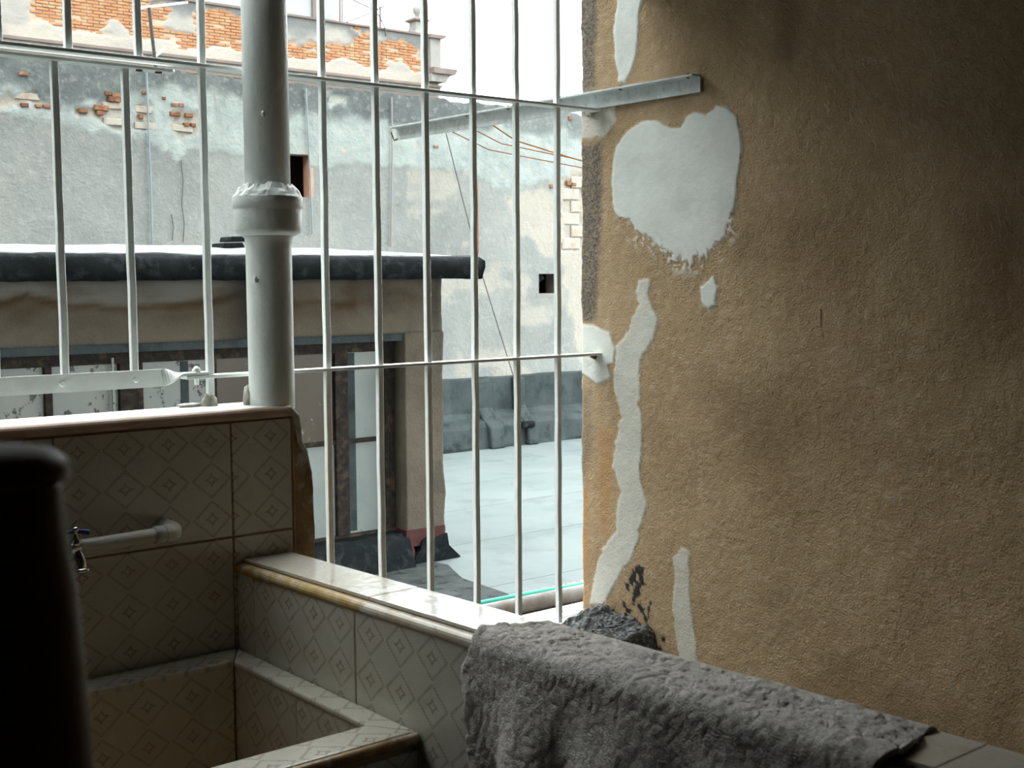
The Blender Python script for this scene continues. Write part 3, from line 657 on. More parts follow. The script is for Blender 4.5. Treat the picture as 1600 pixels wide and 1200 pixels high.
MB().tube([(xt-.016, YQ-.004, zt+.0235), (xt, YQ-.004, zt+.0245), (xt+.012, YQ-.010, zt+.0225), (xt+.018, YQ-.013, zt+.021)], [.003, .0035, .0042, .0042], 10).build('tap_handle', M['blue'], tbd)
spt = MB().tube([(xt, YQ-.006, zt-.006), (xt+.001, YQ-.010, zt-.014), (xt+.003, YQ-.013, zt-.022), (xt+.004, YQ-.014, zt-.032)], [.0065, .0085, .008, .0075], 16).build('spout', M['chrome'], tp)
MB().lathe(xt+.004, YQ-.014, [(.0105, zt-.0375), (.012, zt-.036), (.012, zt-.033), (.008, zt-.031)], 20).build('spout_ring', M['chrome'], spt)

# ================================================================== TOWEL
nu, nv = 300, 250
U, Vv = np.meshgrid(np.linspace(0, 1, nu), np.linspace(0, 1, nv), indexing='ij')
hang_b, top_w, hang_f = 0.035, XB-XA+0.018, 0.36
s = Vv*(hang_b+top_w+hang_f); rr_ = 0.014
sc = s-hang_b-top_w
xt_ = np.where(s < hang_b, XB+0.004, np.where(sc < 0, XB+0.004-(s-hang_b), XA-0.014)); 
zt_ = np.where(s < hang_b, -(hang_b-s), np.where(sc < 0, 0, -sc))
# round the two folds
def rnd(x_, z_):
    q = np.stack([x_, z_], -1); k = 9; out = np.zeros_like(q); pad = np.pad(q, ((0, 0), (k, k), (0, 0)), mode='edge')
    for d in range(2*k+1): out += pad[:, d:d+q.shape[1]]
    return out[..., 0]/(2*k+1), out[..., 1]/(2*k+1)
xt_, zt_ = rnd(xt_, zt_)
drop = np.clip(sc, 0, None)
yL = 1.228+0.022*sstep(-0.10, 0.0, sc)+0.014*sstep(0.0, 0.05, sc)-0.016*sstep(0.05, .12, sc)-0.055*sstep(0.12, 0.25, sc)
yL = yL+(fbm(Vv*14, Vv*0+2, 61)-.5)*0.018
yRt = 0.655+0.02*(fbm(Vv*9, Vv*0+7, 63)-.5)+0.012*np.sin(Vv*20)
yt_ = yL+(yRt-yL)*U
top = sstep(0.0, 0.03, s-hang_b)*(1-sstep(-0.02, 0.01, sc))
wr_ = (fbm(yt_*11+xt_*14, xt_*24-yt_*7, 65, 3)-.5)
zz = zl(yt_)+0.0085+zt_+top*(0.013*wr_+0.002)
fold = np.sin(yt_*44+1.3*fbm(yt_*9, zt_*5, 71)*3)*0.5+0.5
xx = xt_-0.002-sstep(0.01, 0.16, drop)*(0.020*fold+0.012*(fbm(yt_*9, zt_*4, 73)-.3))
# light wrinkles everywhere plus terry loops
tex = (fbm(yt_*170, (s)*170, 75, 2)-.5)*0.0034+(fbm(yt_*60, s*60, 77, 3)-.5)*0.0025
zz = zz+1.5*tex*top+sstep(0.02, -0.01, s-hang_b)*0
xx = xx-0.8*tex*(1-top)*np.where(s < hang_b, -1, 1)
edgecurl = (np.exp(-((1-U)/.02)**2))*0.003+np.exp(-(U/.02)**2)*0.002
zz = zz+edgecurl*top-0.0050*sstep(0.93, 1.0, U)*top
tw = grid('towel', np.stack([xx, yt_, zz], -1), M['towel'])
so = tw.modifiers.new('thick', 'SOLIDIFY'); so.thickness = 0.005; so.offset = -1
setp(tw, 'rough grey terry towel draped over the low ledge', 'towel')

# ================================================================== TAR BLOCK, CONDUITS, PIPE, HOSE
nx, ny = 90, 90
a, b = np.meshgrid(np.linspace(0, 1, nx), np.linspace(0, 1, ny), indexing='ij')
Xb = XR-0.004-0.40*a; yfront = 1.862+0.03*a; Yb = yfront+(2.022-yfront)*b+(fbm(a*5, b*5, 81)-.5)*0.02*sstep(.05, .2, b)
Zb = -0.728-0.030*(1-b)-0.055*sstep(0.05, .8, a)-0.012*a+(fbm(a*9, b*7, 83, 4)-.5)*0.022+(fbm(a*40, b*26, 85, 3)-.5)*0.010
Zb -= 0.030*sstep(.10, .0, b)**2
yj = (fbm(a*14, a*0+1, 87)-.5)*.016
tb = grid('tar_block', np.stack([Xb, Yb+yj*(1-b), Zb], -1), M['tar'])
bm = bmesh.new(); bm.from_mesh(tb.data); bnd = [e for e in bm.edges if e.is_boundary]; r0 = bmesh.ops.extrude_edge_only(bm, edges=bnd)
for v_ in [g for g in r0['geom'] if isinstance(g, bmesh.types.BMVert)]: v_.co.z = -0.86
bm.to_mesh(tb.data); bm.free()
setp(tb, 'black tar-coated lump at the foot of the plaster wall', 'block')
for k, (yy, zz_, lab) in enumerate([(2.105, -0.772, 'white conduit nearest the grille rail on the sill wall'), (2.150, -0.772, 'white conduit farther from the grille rail on the sill wall')]):
    setp(MB().tube([(1.16, yy, zz_), (1.6, yy+.002, zz_), (2.6, yy, zz_)], 0.0150, 14).build('conduit', M['conduit']), lab, 'conduit', 'white conduits on the sill')
wf2 = MB().box(XR-0.001, 3.2, 2.115, 2.445, -1.95, -0.800).build('wall_front', M['rubble']); setp(wf2, 'masonry sill wall continuing behind the plaster wall', kind='structure')
a = onZ(750, 957, -0.80+0.02); b = onZ(905, 931, -0.80+0.02)
gy = (a[1]+b[1])/2
setp(MB().tube([(1.16, gy+.02, -0.779), (1.7, gy+.012, -0.779), (2.2, gy-.005, -0.779), (3.1, gy-.02, -0.779)], 0.0200, 16).build('steel_pipe', M['steel']), 'dirty grey steel pipe lying beside the green hose', 'pipe')
a = onZ(740, 945, -0.790); b = onZ(905, 915, -0.790)
setp(MB().tube([(1.16, a[1]+.02, -0.7905), (a[0], a[1]-.002, -0.7905), ((a[0]+b[0])/2, (a[1]+b[1])/2+.003, -0.7905), (b[0], b[1], -0.7905), (3.1, b[1], -0.7905)], 0.0085, 12).build('garden_hose', M['green']), 'bright green hose running along the sill wall', 'hose')

# ================================================================== FLAT ROOF
ZR = -1.9
rf = setp(MB().box(-5.45, 16, 2.40, 11.8, ZR-0.30, ZR-0.006).build('flat_roof', M['seam']), 'flat felt-covered roof outside the grille', kind='structure')
sb = [2.56, 3.9, 5.0, 6.05, 7.19, 8.3, 9.35, 10.4, 11.45]
for k in range(len(sb)-1):
    n = 60; xs_ = np.linspace(-5.45, 16, n); e0 = sb[k]+(fbm(xs_*3, xs_*0+k, 91)-.5)*.03; e1 = sb[k+1]-0.007+(fbm(xs_*3, xs_*0+k+1, 91)-.5)*.03
    m = MB(); V_ = [(x, q, ZR-.006) for x, q in zip(xs_, e0)]+[(x, q, ZR) for x, q in zip(xs_, e0)]+[(x, q, ZR) for x, q in zip(xs_, e1)]+[(x, q, ZR-.006) for x, q in zip(xs_, e1)]
    m.add(V_, [(j*n+i, j*n+i+1, (j+1)*n+i+1, (j+1)*n+i) for j in range(3) for i in range(n-1)]); m.build('felt_sheet', M['felt_roof'], rf)
ap_ = [onZ(u, v, ZR)[:2] for u, v in [(480,870),(560,862),(610,850),(640,872),(700,884),(722,905),(760,918),(795,930),(760,960),(600,960),(480,950)]]
m = MB(); n = len(ap_); m.add([(q[0], q[1], ZR+.008) for q in ap_]+[(q[0], q[1], ZR) for q in ap_], [tuple(range(n)), tuple(range(2*n-1, n-1, -1))]+[(i, i+n, (i+1) % n+n, (i+1) % n) for i in range(n)])
m.build('felt_apron', M['felt_mid'], rf)['label'] = 'darker felt patch around the shed post'

setp(MB().box(-200, 200, -200, 200, -9.2, -9.0).build('ground', M['bldg_dark']), 'street level ground far below the roof', kind='structure')
setp(MB().box(-12, -5.5, 2.3, 12, -9.0, 5.5).build('wall_sky_blocker', M['bldg_plain']), 'unseen wall block added to keep low sky light off the plaster wall', kind='structure')  # invented block out of view, shades the room from sky on the left
# ================================================================== ROOF SHED
YS = 6.872
sh = empty('roof_shed', (3.0, YS, ZR), 'low rooftop shed with black felt roof and flaking painted window', 'shed')
def shgrid(name, x0, x1, z0, z1, yy, dx=0.03):
    xg, zg = np.meshgrid(np.arange(x0, x1+dx/2, dx), np.linspace(z0, z1, max(3, int((z1-z0)/0.02))), indexing='ij')
    ph = xg*2.55+0.8*fbm(xg*1.5, xg*0, 101)
    wave = -0.050-0.075*np.abs(np.sin(ph))**0.8+(fbm(xg*6, zg*6, 103)-.5)*.05
    wh = sstep(-0.02, 0.015, zg-wave)*(xg < 3.6)
    brn = np.exp(-((zg-wave+.012)/.022)**2)*.75+0.5*sstep(.46, .62, fbm(xg*2.2, zg*5, 105))*sstep(-.30, -.14, zg)
    brn *= np.where(xg < 4.4, 1, .45)*(zg > -0.34)
    d1 = np.exp(-((xg-3.62)/.13)**2)*sstep(.25, .5, fbm(xg*9, zg*2, 107)+.15)*.85*(zg > -.34)
    d2 = sstep(4.90, 5.06, xg+(fbm(xg*8, zg*6, 109)-.5)*.15)*sstep(-.85, -.1, zg)*.7+.5*sstep(.0, .05, zg)
    d3 = .45*sstep(.52, .66, fbm(xg*5, zg*3, 111))*(xg > 4.3)
    A_ = np.stack([np.clip(brn, 0, 1), wh*.8, np.clip(np.maximum.reduce([d1, d2, d3*.6]), 0, 1), wh*0+1], -1)
    yy_ = yy+(fbm(xg*7, zg*7, 113)-.5)*.012
    xj = xg+np.where(xg > x1-dx, (fbm(zg*7, zg*0, 115)-.5)*.035, 0)*(x1 > 5)
    o = grid(name, np.stack([xj, yy_, zg], -1), M['shed'], sh, attr=A_); skirt(o, (0, 0.16, 0)); return o
shgrid('lintel', -3.0, 5.075, -0.335, 0.10, YS)
shgrid('pier', 4.765, 5.075, -1.70, -0.335, YS, .015)
MB().box(4.757, 5.080, YS-.004, YS+0.16, -1.775, -1.66).build('red_band', M['red'], sh)
# black felt wrapped round the pier foot, ragged
pf = [(4.80,-1.9),(5.10,-1.9),(5.20,-1.895),(5.10,-1.80),(5.085,-1.715),(5.00,-1.735),(4.93,-1.72),(4.88,-1.74),(4.86,-1.80),(4.82,-1.84)]
MB().prism(pf, YS-.022, YS+.17).build('pier_felt', M['felt_dark'], sh)
MB().prism([(4.74,-1.9),(4.82,-1.9),(4.82,-1.80),(4.78,-1.70),(4.755,-1.66)], YS-.012, YS+.02).build('red_band', M['red'], sh)
MB().box(-3.0, 5.05, YS+.20, 8.85, ZR, 0.02).build('shed_body', M['shed'], sh)
# skirt of black felt under the window
MB().sweep([(YS-.10, ZR), (YS+.30, ZR), (YS+.30, -1.665), (YS+.02, -1.675), (YS-.03, -1.72)], -3.0, 4.77).build('felt_skirt', M['felt_dark'], sh)
# window frame
YW_ = 7.02
fr = MB().box(-3.0, 4.765, YW_-.02, YW_+.05, -0.455, -0.335).build('window_frame', M['frame'], sh)
MB().box(-3.0, 4.765, YS+.01, YW_, -0.385, -0.335).build('head_strip', M['felt_curb'], sh)
MB().box(-3.0, 4.765, YW_-.03, YW_+.05, -1.72, -1.655).build('sill_frame', M['frame'], fr)
for x0, x1 in ((1.35, 1.40), (2.436, 2.479), (2.864, 3.007), (3.44, 3.475), (3.84, 3.90), (4.305, 4.405), (4.689, 4.765)):
    MB().box(x0, x1, YW_-.02, YW_+.04, -1.66, -0.45).build('mullion', M['frame'], fr, .004, 1)
MB().box(2.815, 2.828, YW_-.035, YW_-.02, -1.6, -0.42).build('stay_rod', M['pane_white'], fr)
for x0, x1 in ((3.475, 3.84), (3.90, 4.305), (4.405, 4.689), (2.479, 2.864), (3.007, 3.44), (1.40, 2.436)):
    MB().box(x0, x1, YW_-.012, YW_+.03, -1.055, -1.025).build('transom', M['frame'], fr)
panes = [(-3.0, 1.35, 'w', 'w'), (1.40, 2.436, 'w', 'w'), (2.479, 2.864, 'w', 'w'), (3.007, 3.44, 'w', 'c'), (3.475, 3.84, 'b', 'c'), (3.90, 4.305, 'b', 'c'), (4.405, 4.689, 'c', 'c')]
PM = {'w': M['pane_white'], 'b': M['pane_brown'], 'c': M['pane_clear']}
for x0, x1, a_, b_ in panes:
    MB().box(x0-.01, x1+.01, YW_+.008, YW_+.016, -1.025, -0.45).build('pane', PM[a_], fr)
    MB().box(x0-.01, x1+.01, YW_+.008, YW_+.016, -1.66, -1.055).build('pane', PM[b_], fr)
for x0, x1 in ((3.25, 3.30), (4.41, 4.47)):
    MB().box(x0, x1, YW_+.004, YW_+.009, -1.64, -0.46).build('glazing_strip', M['felt_curb'], fr)
# felt roof: fascia roll and sloping deck
zback = onY(300, 383, 8.9)[2]
zf1 = 0.172
prof = [(6.64, 0.020), (6.615, 0.05), (6.61, 0.10), (6.62, 0.14), (6.65, 0.163), (6.70, zf1), (6.70, 0.06), (6.70, 0.025)]
nxs = 190; xs_ = np.linspace(-3.2, 5.245, nxs); np_ = len(prof); V_ = []
for i, x in enumerate(xs_):
    for j, (yy, zz_) in enumerate(prof):
        q = (float(vn(np.array(x*5.0), np.array(j*.9), 121))-.5)*.018+(float(vn(np.array(x*17.0), np.array(j*1.3), 123))-.5)*.010
        ex = (float(vn(np.array(j*1.7), np.array(.3), 125))-.5)*.06 if i == nxs-1 else 0
        V_.append((x+ex, yy+(q if j < 6 else 0), zz_+q*.6))
MB().add(V_, [(i*np_+j, (i+1)*np_+j, (i+1)*np_+(j+1) % np_, i*np_+(j+1) % np_) for i in range(nxs-1) for j in range(np_)]+[tuple(range(np_-1, -1, -1)), tuple((nxs-1)*np_+j for j in range(np_))], True).build('felt_fascia', M['felt_dark'], sh)['label'] = 'thick black felt roof edge'
xg, yg = np.meshgrid(np.linspace(-3.2, 5.22, 120), np.linspace(6.665, 8.95, 30), indexing='ij')
zg = zf1-.004+(zback-zf1)*(yg-6.665)/2.285+(fbm(xg*3, yg*3, 127)-.5)*.025
skirt(grid('roof_deck', np.stack([xg, yg, zg], -1), M['felt_top'], sh), (0, 0, -0.11))
# two black offcuts lying on the shed roof
for (u0, u1, v0, v1, lab) in ((337, 372, 376, 382, 'longer flat black offcut lying on the shed roof'), (350, 382, 370, 378, 'upper black offcut lying across another on the shed roof')):
    yy = 8.3; a = onY(u0, v1, yy); b = onY(u1, v0, yy)
    zz_ = zf1+(zback-zf1)*(yy-6.665)/2.285
    up_ = 0 if u0 == 337 else .046
    m = MB(); m.prism([(a[0], zz_+up_-.006), (b[0], zz_+up_-.002), (b[0]-.02, zz_+up_+.034), (a[0]+.012, zz_+up_+.030)], yy-.11, yy+.08)
    setp(m.build('felt_offcut', M['felt_dark'], None, .006, 2), lab, 'offcut', 'black offcuts on the shed roof')

# ================================================================== FAR WALL
YF = 11.474; ZT = 2.03
xg, zg = np.meshgrid(np.arange(2.0, 14.0, .03), np.arange(ZR-.05, ZT+.001, .03), indexing='ij')
zg[:, -1] = ZT
def PF(l, o=(0, 0), s=1): return [onY(o[0]+u*s, o[1]+v*s, YF)[[0, 2]] for u, v in l]
n1 = (fbm(xg*1.6, zg*1.6, 131)-.5); n2 = (fbm(xg*6, zg*6, 133)-.5); n3 = (fbm(xg*16, zg*16, 135, 3)-.5)
dtop = ZT-zg
dkm = sstep(.34, .20, dtop+n1*.45+n2*.25+.10*np.sin(xg*1.3))*(.65+.6*n2+.35)
drip = sstep(.55, .75, fbm(xg*9, zg*.8, 137))*sstep(.8, .2, dtop)*.35
dkm = np.clip(np.maximum(dkm, drip), 0, 1)*np.where(xg > 9.3, .75, 1)
bl = PF([(-40,170),(40,180),(100,196),(170,210),(235,222),(265,240),(275,252),(290,238),(330,236),(380,245),(450,250),(490,262),(560,258),(640,262),(690,265),(740,270),(770,290),(800,302),(840,285),(905,270),(1000,265)])
bx = np.array([q[0] for q in bl]); bz = np.array([q[1] for q in bl])
line = np.interp(xg, bx, bz)
lt = sstep(-.02, .02, zg-line+n2*.10+n3*.05)
crm = 1-sstep(-.02, .05, sdf(xg, zg, PF([(785,310),(800,300),(860,290),(905,285),(940,285),(940,600),(905,560),(880,420),(860,395),(830,375),(805,365),(790,340)]))+n1*.5+n2*.2)
crm = np.maximum(crm*.85, .55*sstep(.56, .66, fbm(xg*1.7, zg*2.3, 141))*(xg > 8)*(zg < line))
pale = [PF([(720,650),(1190,600),(1190,830),(900,760),(730,720)], (0, 60), 1/6), PF([(60,620),(200,600),(200,850),(60,850)], (200, 60), 1/6), PF([(390,650),(690,640),(690,890),(500,880),(480,800)], (200, 60), 1/6), PF([(0,540),(250,520),(500,620),(500,660),(250,640),(0,640)], (0, 60), 1/6), PF([(1190,520),(1345,500),(1345,1050),(1190,1050)], (640, 180), .2)]
pr_ = PF([(430,860),(540,855),(610,840),(590,900),(440,920)], (440, 0), .175)
pm_ = np.zeros_like(xg)
for q in pale+[pr_]: pm_ = np.maximum(pm_, 1-sstep(-.02, .02, sdf(xg, zg, q)+n2*.18+n3*.10))
crm = np.maximum(crm, pm_*.9)
yw = YF-.012*lt*(n3+.5)-.01*n2+.022*pm_-0.016*(1-lt)*0
zg[:, -1] += (n3*.03+n2*.05)[:, -1]
Aw = np.stack([dkm*(1-pm_), lt, crm*(1-dkm*.6), lt*0], -1)
fw = grid('wall_far', np.stack([xg, yw, zg], -1), M['wallF'], attr=Aw)
H1 = (6.50, 6.79, .885, 1.312); H2 = (9.93, 10.23, -.145, .092)
bm = bmesh.new(); bm.from_mesh(fw.data)
kill = [f for f in bm.faces for c in [f.calc_center_median()] if any(h[0]-.01 < c.x < h[1]+.01 and h[2]-.01 < c.z < h[3]+.01 for h in (H1, H2))]
bmesh.ops.delete(bm, geom=kill, context='FACES'); bm.to_mesh(fw.data); bm.free()
setp(fw, 'tall weathered grey party wall with patches of bare brick', kind='structure')
MB().box(-5.45, 2.0, YF-.01, YF+.5, ZR, ZT).build('wall_run', M['wallF'], fw)
MB().box(2.0, 6.3, YF+.14, YF+.5, ZR, ZT-.02).box(6.3, 9.75, YF+.9, YF+1.1, ZR, ZT-.05).build('wall_core', M['bldg_plain'], fw)
def niche(h, d1, jm, name):
    x0, x1, z0, z1 = h; e = .02; m = MB()
    y0, y1 = YF-.002, YF+d1
    m.box(x1, x1+.05, y0, y1, z0-.03, z1+.03); m.build(name+'_jamb', jm, fw)
    MB().box(x0-.05, x1+.05, y0+.006, y1, z1, z1+.05).build(name+'_head', M['bldg_plain'], fw)
    MB().box(x0-.05, x1+.05, y0, y1, z0-.05, z0).build(name+'_sill', M['bldg_plain'], fw)
    MB().box(x0-.05, x0, y0+.004, y1, z0-.03, z1+.03).build(name+'_jamb', jm, fw)
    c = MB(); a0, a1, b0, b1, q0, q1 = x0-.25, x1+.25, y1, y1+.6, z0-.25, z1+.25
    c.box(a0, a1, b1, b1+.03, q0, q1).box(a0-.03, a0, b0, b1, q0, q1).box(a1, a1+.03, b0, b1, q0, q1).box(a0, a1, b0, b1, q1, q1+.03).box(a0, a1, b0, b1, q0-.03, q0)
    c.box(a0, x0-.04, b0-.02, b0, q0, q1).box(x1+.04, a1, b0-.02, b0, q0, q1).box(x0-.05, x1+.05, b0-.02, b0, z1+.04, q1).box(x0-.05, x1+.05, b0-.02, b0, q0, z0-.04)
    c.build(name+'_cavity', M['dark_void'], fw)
niche(H1, .12, mottled('raw_brick_jamb', (0.46, 0.27, 0.19), (0.38, 0.21, 0.14), 9, .9), 'opening')
niche(H2, .22, M['bldg_dark'], 'vent')
MB().tube([(10.05, YF+.25, -.14), (10.09, YF+.24, .0), (10.16, YF+.22, .06)], [.03, .035, .05], 10).build('vent_pipe', M['felt_curb'], fw)
# bare bricks, each its own piece
bm_ = MB().box(-.5, .5, -.5, .5, -.5, .5).mesh('brick')
def brick(px0, py0, px1, py1, mat, out=.012, name='brick'):
    a = onY(px0, py1, YF); b = onY(px1, py0, YF)
    me = bm_.copy() if False else (BRM[mat])
    o = bpy.data.objects.new(name, me); COL.objects.link(o); o.parent = fw
    o.location = ((a[0]+b[0])/2, YF+.045-out, (a[2]+b[2])/2); o.scale = (abs(b[0]-a[0]), .10, abs(b[2]-a[2])); o.rotation_euler = (0, random.uniform(-.03, .03), random.uniform(-.04, .04))
BRM = {}
for mname in ('brick', 'brick_pale'):
    q = MB().add([(x*sx, y_*1.0, z_*sx) for y_, sx in ((-.5, .42), (-.42, .5), (.5, .5)) for x, z_ in ((-1,-1),(1,-1),(1,1),(-1,1))],
                 [(0,1,2,3)]+[(j*4+k, (j+1)*4+k, (j+1)*4+(k+1) % 4, j*4+(k+1) % 4) for j in range(2) for k in range(4)]+[(11,10,9,8)])
    BRM[mname] = q.mesh('brick'); BRM[mname].materials.append(M[mname])
def r1(*b): return [v/6+(0, 60)[i % 2] for i, v in enumerate(b)]
def r2(*b): return [v/6+(200, 60)[i % 2] for i, v in enumerate(b)]
orange = [r1(*q) for q in ((1015,552,1118,592),(978,502,1040,530),(1046,522,1130,548),(882,632,1015,672),(737,666,820,695),(903,682,965,718),(1300,716,1340,750),(172,322,262,345),(468,462,514,522),(195,610,265,640),(330,622,385,645),(400,628,480,650))] + \
         [r2(*q) for q in ((388,692,490,726),(534,706,606,736),(520,795,572,823),(585,798,632,828),(318,550,350,573),(125,500,182,520),(402,612,462,635),(470,612,520,640))] + \
         [[640+.2*v if i % 2 == 0 else 180+.2*v for i, v in enumerate(q)] for q in ((1225,515,1260,548),(1262,530,1296,552),(1092,540,1112,570),(1235,10,1262,38),(182,238,220,252))]
for q in orange: brick(*q, 'brick', .016)
cells = []
for gi, pl in enumerate(pale):
    P_ = np.array(pl); zr0, zr1 = P_[:, 1].min(), P_[:, 1].max(); xr0, xr1 = P_[:, 0].min(), P_[:, 0].max()
    bw, bh = (.24, .075) if gi < 4 else (.30, .15)
    r = 0; zz_ = zr0
    while zz_ < zr1:
        x = xr0+(r % 2)*bw*.5
        while x < xr1:
            c = np.array([x+bw/2]); cz = np.array([zz_+bh/2])
            if sdf(c, cz, pl)[0] < -.01 and random.random() < .85:
                ok = True
                for q in orange:
                    aa = onY(q[0], q[3], YF); bb = onY(q[2], q[1], YF)
                    if x+bw*.3 < bb[0] and x+bw*.7 > aa[0] and zz_+bh*.25 < bb[2] and zz_+bh*.75 > aa[2]: ok = False
                if ok:
                    o = bpy.data.objects.new('brick', BRM['brick_pale']); COL.objects.link(o); o.parent = fw
                    o.location = (x+bw/2, YF+.045-random.uniform(-.004, .010), zz_+bh/2); o.scale = (bw-.014, .09, bh-.013); o.rotation_euler = (0, random.uniform(-.03, .03), random.uniform(-.03, .03))
            x += bw
        zz_ += bh; r += 1
# cracks as thin cut lines
for pts in ([(283,250),(286,285),(284,320),(288,350),(286,378)], [(268,335),(271,355),(269,376)]):
    q = [tuple(onY(u, v, YF-.018)) for u, v in pts]
    MB().tube(q, .004, 5).build('crack', M['wire_dark'], fw)
# felt upstand along the foot of the far wall
pr = [(YF+.1, ZR), (YF-.33, ZR), (YF-.33, -1.86), (YF-.30, -1.66), (YF-.26, -1.60), (YF-.16, -1.56), (YF-.10, -1.50), (YF-.075, -1.12), (YF-.05, -1.105), (YF+.1, -1.105)]
nxs = 150; xs_ = np.linspace(2.0, 14, nxs); np_ = len(pr); V_ = []
for x in xs_:
    for j, (yy, zz_) in enumerate(pr):
        q = (float(vn(np.array(x*4.0), np.array(j*.8), 151))-.5)*.045+(float(vn(np.array(x*13.0), np.array(j*.8), 153))-.5)*.02 if 1 < j < 9 else 0
        V_.append((x, yy+q*.9, zz_+(q*.5 if j not in (1,) else 0)))
cu = MB().add(V_, [(i*np_+j, (i+1)*np_+j, (i+1)*np_+(j+1) % np_, i*np_+(j+1) % np_) for i in range(nxs-1) for j in range(np_)]+[tuple(range(np_-1, -1, -1)), tuple((nxs-1)*np_+j for j in range(np_))]).build('trim_2', M['felt_curb'])
setp(cu, 'dark slate felt upstand along the foot of the party wall', kind='structure')
for px0, px1 in ((748, 770), (806, 822)):
    x0 = onY(px0, 640, YF-.15)[0]; x1 = onY(px1, 640, YF-.15)[0]
    m = MB(); n = 10
    pp = [(YF-.06, -1.11), (YF-.13, -1.13), (YF-.15, -1.45), (YF-.22, -1.56), (YF-.36, -1.66), (YF-.40, ZR+.002), (YF-.06, ZR+.002)]
    m.sweep(pp, x0, x1); m.build('felt_fold', M['felt_curb'], cu, .02, 2)
m = MB(); c_ = onY(828, 655, YF-.42)
m.box(c_[0]-.10, c_[0]+.10, YF-.42, YF-.32, -1.70, -1.62).build('torn_felt', M['felt_dark'], cu, .03, 3)
# cords and wires on / in front of the far wall
for pts, mt, lab, cat in (([(229,106),(232,200),(236,300),(238,381)], 'cord_blue', 'faded blue cord down the party wall left of the drain pipe', 'cord'),
                     ([(478,138),(482,220),(486,300),(488,366)], 'cord_blue', 'faded blue cord beside the dark square wall opening', 'cord'),
                     ([(612,152),(613,240),(612,320),(611,386)], 'cord_tan', 'pale conduit down the party wall between two grille bars', 'conduit'),
                     ([(746,280),(747,340),(748,396)], 'wire', 'thin rusty rod standing behind the shed roof end', 'rod')):
    q = [tuple(onY(u, v, YF-.035)) for u, v in pts]
    setp(MB().tube(q, .010 if mt != 'wire' else .007, 6).build(lab.split()[2] if cat == 'cord' else ('wall_conduit' if cat == 'conduit' else 'rusty_rod'), M[mt]), lab, cat)
q = [tuple(onY(u, v, YF-.3)) for u, v in [(697,208),(720,300),(752,425),(775,500),(803,590)]]
setp(MB().tube(q, .0055, 5).build('guy_wire', M['wire_dark']), 'thin dark wire slanting down in front of the party wall', 'wire')
q = [tuple(onY(u, v, YF+.05)) for u, v in [(233,12),(237,50),(243,100)]]
an = empty('antenna', tuple(onY(243, 112, YF+.05)), 'slanting black antenna mast with thin white crossbar above the party wall', 'antenna')
MB().tube(q+[tuple(onY(245, 118, YF+.05))], .018, 6).build('mast', M['wire_dark'], an)
MB().tube([tuple(onY(218, 13, YF+.05)), tuple(onY(293, 4, YF+.05))], .012, 6).build('crossbar', M['paint'], an)
MB().tube([tuple(onY(243, 88, YF+.05)), tuple(onY(258, 75, YF+.05))], .012, 6).build('crossbar', M['paint'], an)

# ================================================================== OLD BRICK BUILDING
YB = 26.0
bd = empty('brick_building', (12, YB, 1.0), 'old building with peeling render, orange brick and a finial', 'building')
zt_b = onY(560, 42, YB)[2]; xe_b = onY(683, 60, YB)[0]
xg, zg = np.meshgrid(np.arange(5.5, xe_b+.001, .07), np.arange(1.0, zt_b+.001, .05), indexing='ij')
zg[:, -1] = zt_b; xg[-1] = xe_b
def PB(l): return [onY(u, v, YB)[[0, 2]] for u, v in l]
polyA = PB([(40,-30),(225,-30),(235,8),(330,14),(380,28),(415,32),(415,84),(380,80),(310,76),(240,64),(205,58),(150,52),(60,40),(40,38)])
polyB = PB([(430,72),(505,70),(520,52),(550,45),(578,50),(590,65),(625,62),(650,80),(660,95),(683,112),(683,119),(650,112),(590,108),(575,102),(500,94),(430,91)])
n2 = (fbm(xg*2.2, zg*2.2, 161)-.5); n3 = (fbm(xg*6, zg*6, 163)-.5)
hole = sstep(.56, .62, fbm(xg*1.5, zg*2.0, 165))
def bmask(X, Z):
    a1 = (fbm(X*2.2, Z*2.2, 161)-.5); h_ = sstep(.60, .64, fbm(X*1.3, Z*1.9, 165))
    return (1-sstep(-.02, .02, np.minimum(sdf(X, Z, polyA), sdf(X, Z, polyB))+a1*.45))*(1-h_)
bmk = bmask(xg, zg)
dkb = np.clip(sstep(.42, .10, zt_b-zg+n2*.7)*.9+sstep(.60, .70, fbm(xg*.8, zg*1.2, 167))*.3, 0, 1)*(1-bmk)
crb = sstep(-.05, .05, onY(560, 104, YB)[2]-zg)*.7
bw_ = grid('facade', np.stack([xg, YB-.05+.05*bmk, zg], -1), M['bldg'], bd, attr=np.stack([bmk, dkb, crb, crb*0], -1))
MB().box(-14, 5.5, YB-.04, YB+6, 1.0, zt_b).build('facade_run', M['bldg_plain'], bd)
MB().box(5.5, xe_b, YB+.06, YB+6, 1.0, zt_b-.01).build('building_core', M['bldg_plain'], bd)
m = MB(); ch_, bl_ = .066, .26; r = 0; zz_ = onY(400, 125, YB)[2]
cand = []
while zz_ < zt_b:
    x = 5.5+(r % 2)*.13
    while x < xe_b-.2: cand.append((x, zz_)); x += bl_
    zz_ += ch_; r += 1
C_ = np.array(cand); keep = bmask(C_[:, 0]+.13, C_[:, 1]+.03) > .6
for (x, z0) in C_[keep]:
    if random.random() < .06: continue
    dy = random.uniform(-.006, .02); m.box(x+.008, x+bl_-.010, YB-.035+dy, YB+.05, z0+.008, z0+ch_-.010)
o = m.build('brickwork', M['brick_far'], bd); o['kind'] = 'stuff'; o['label'] = 'exposed orange brick courses'
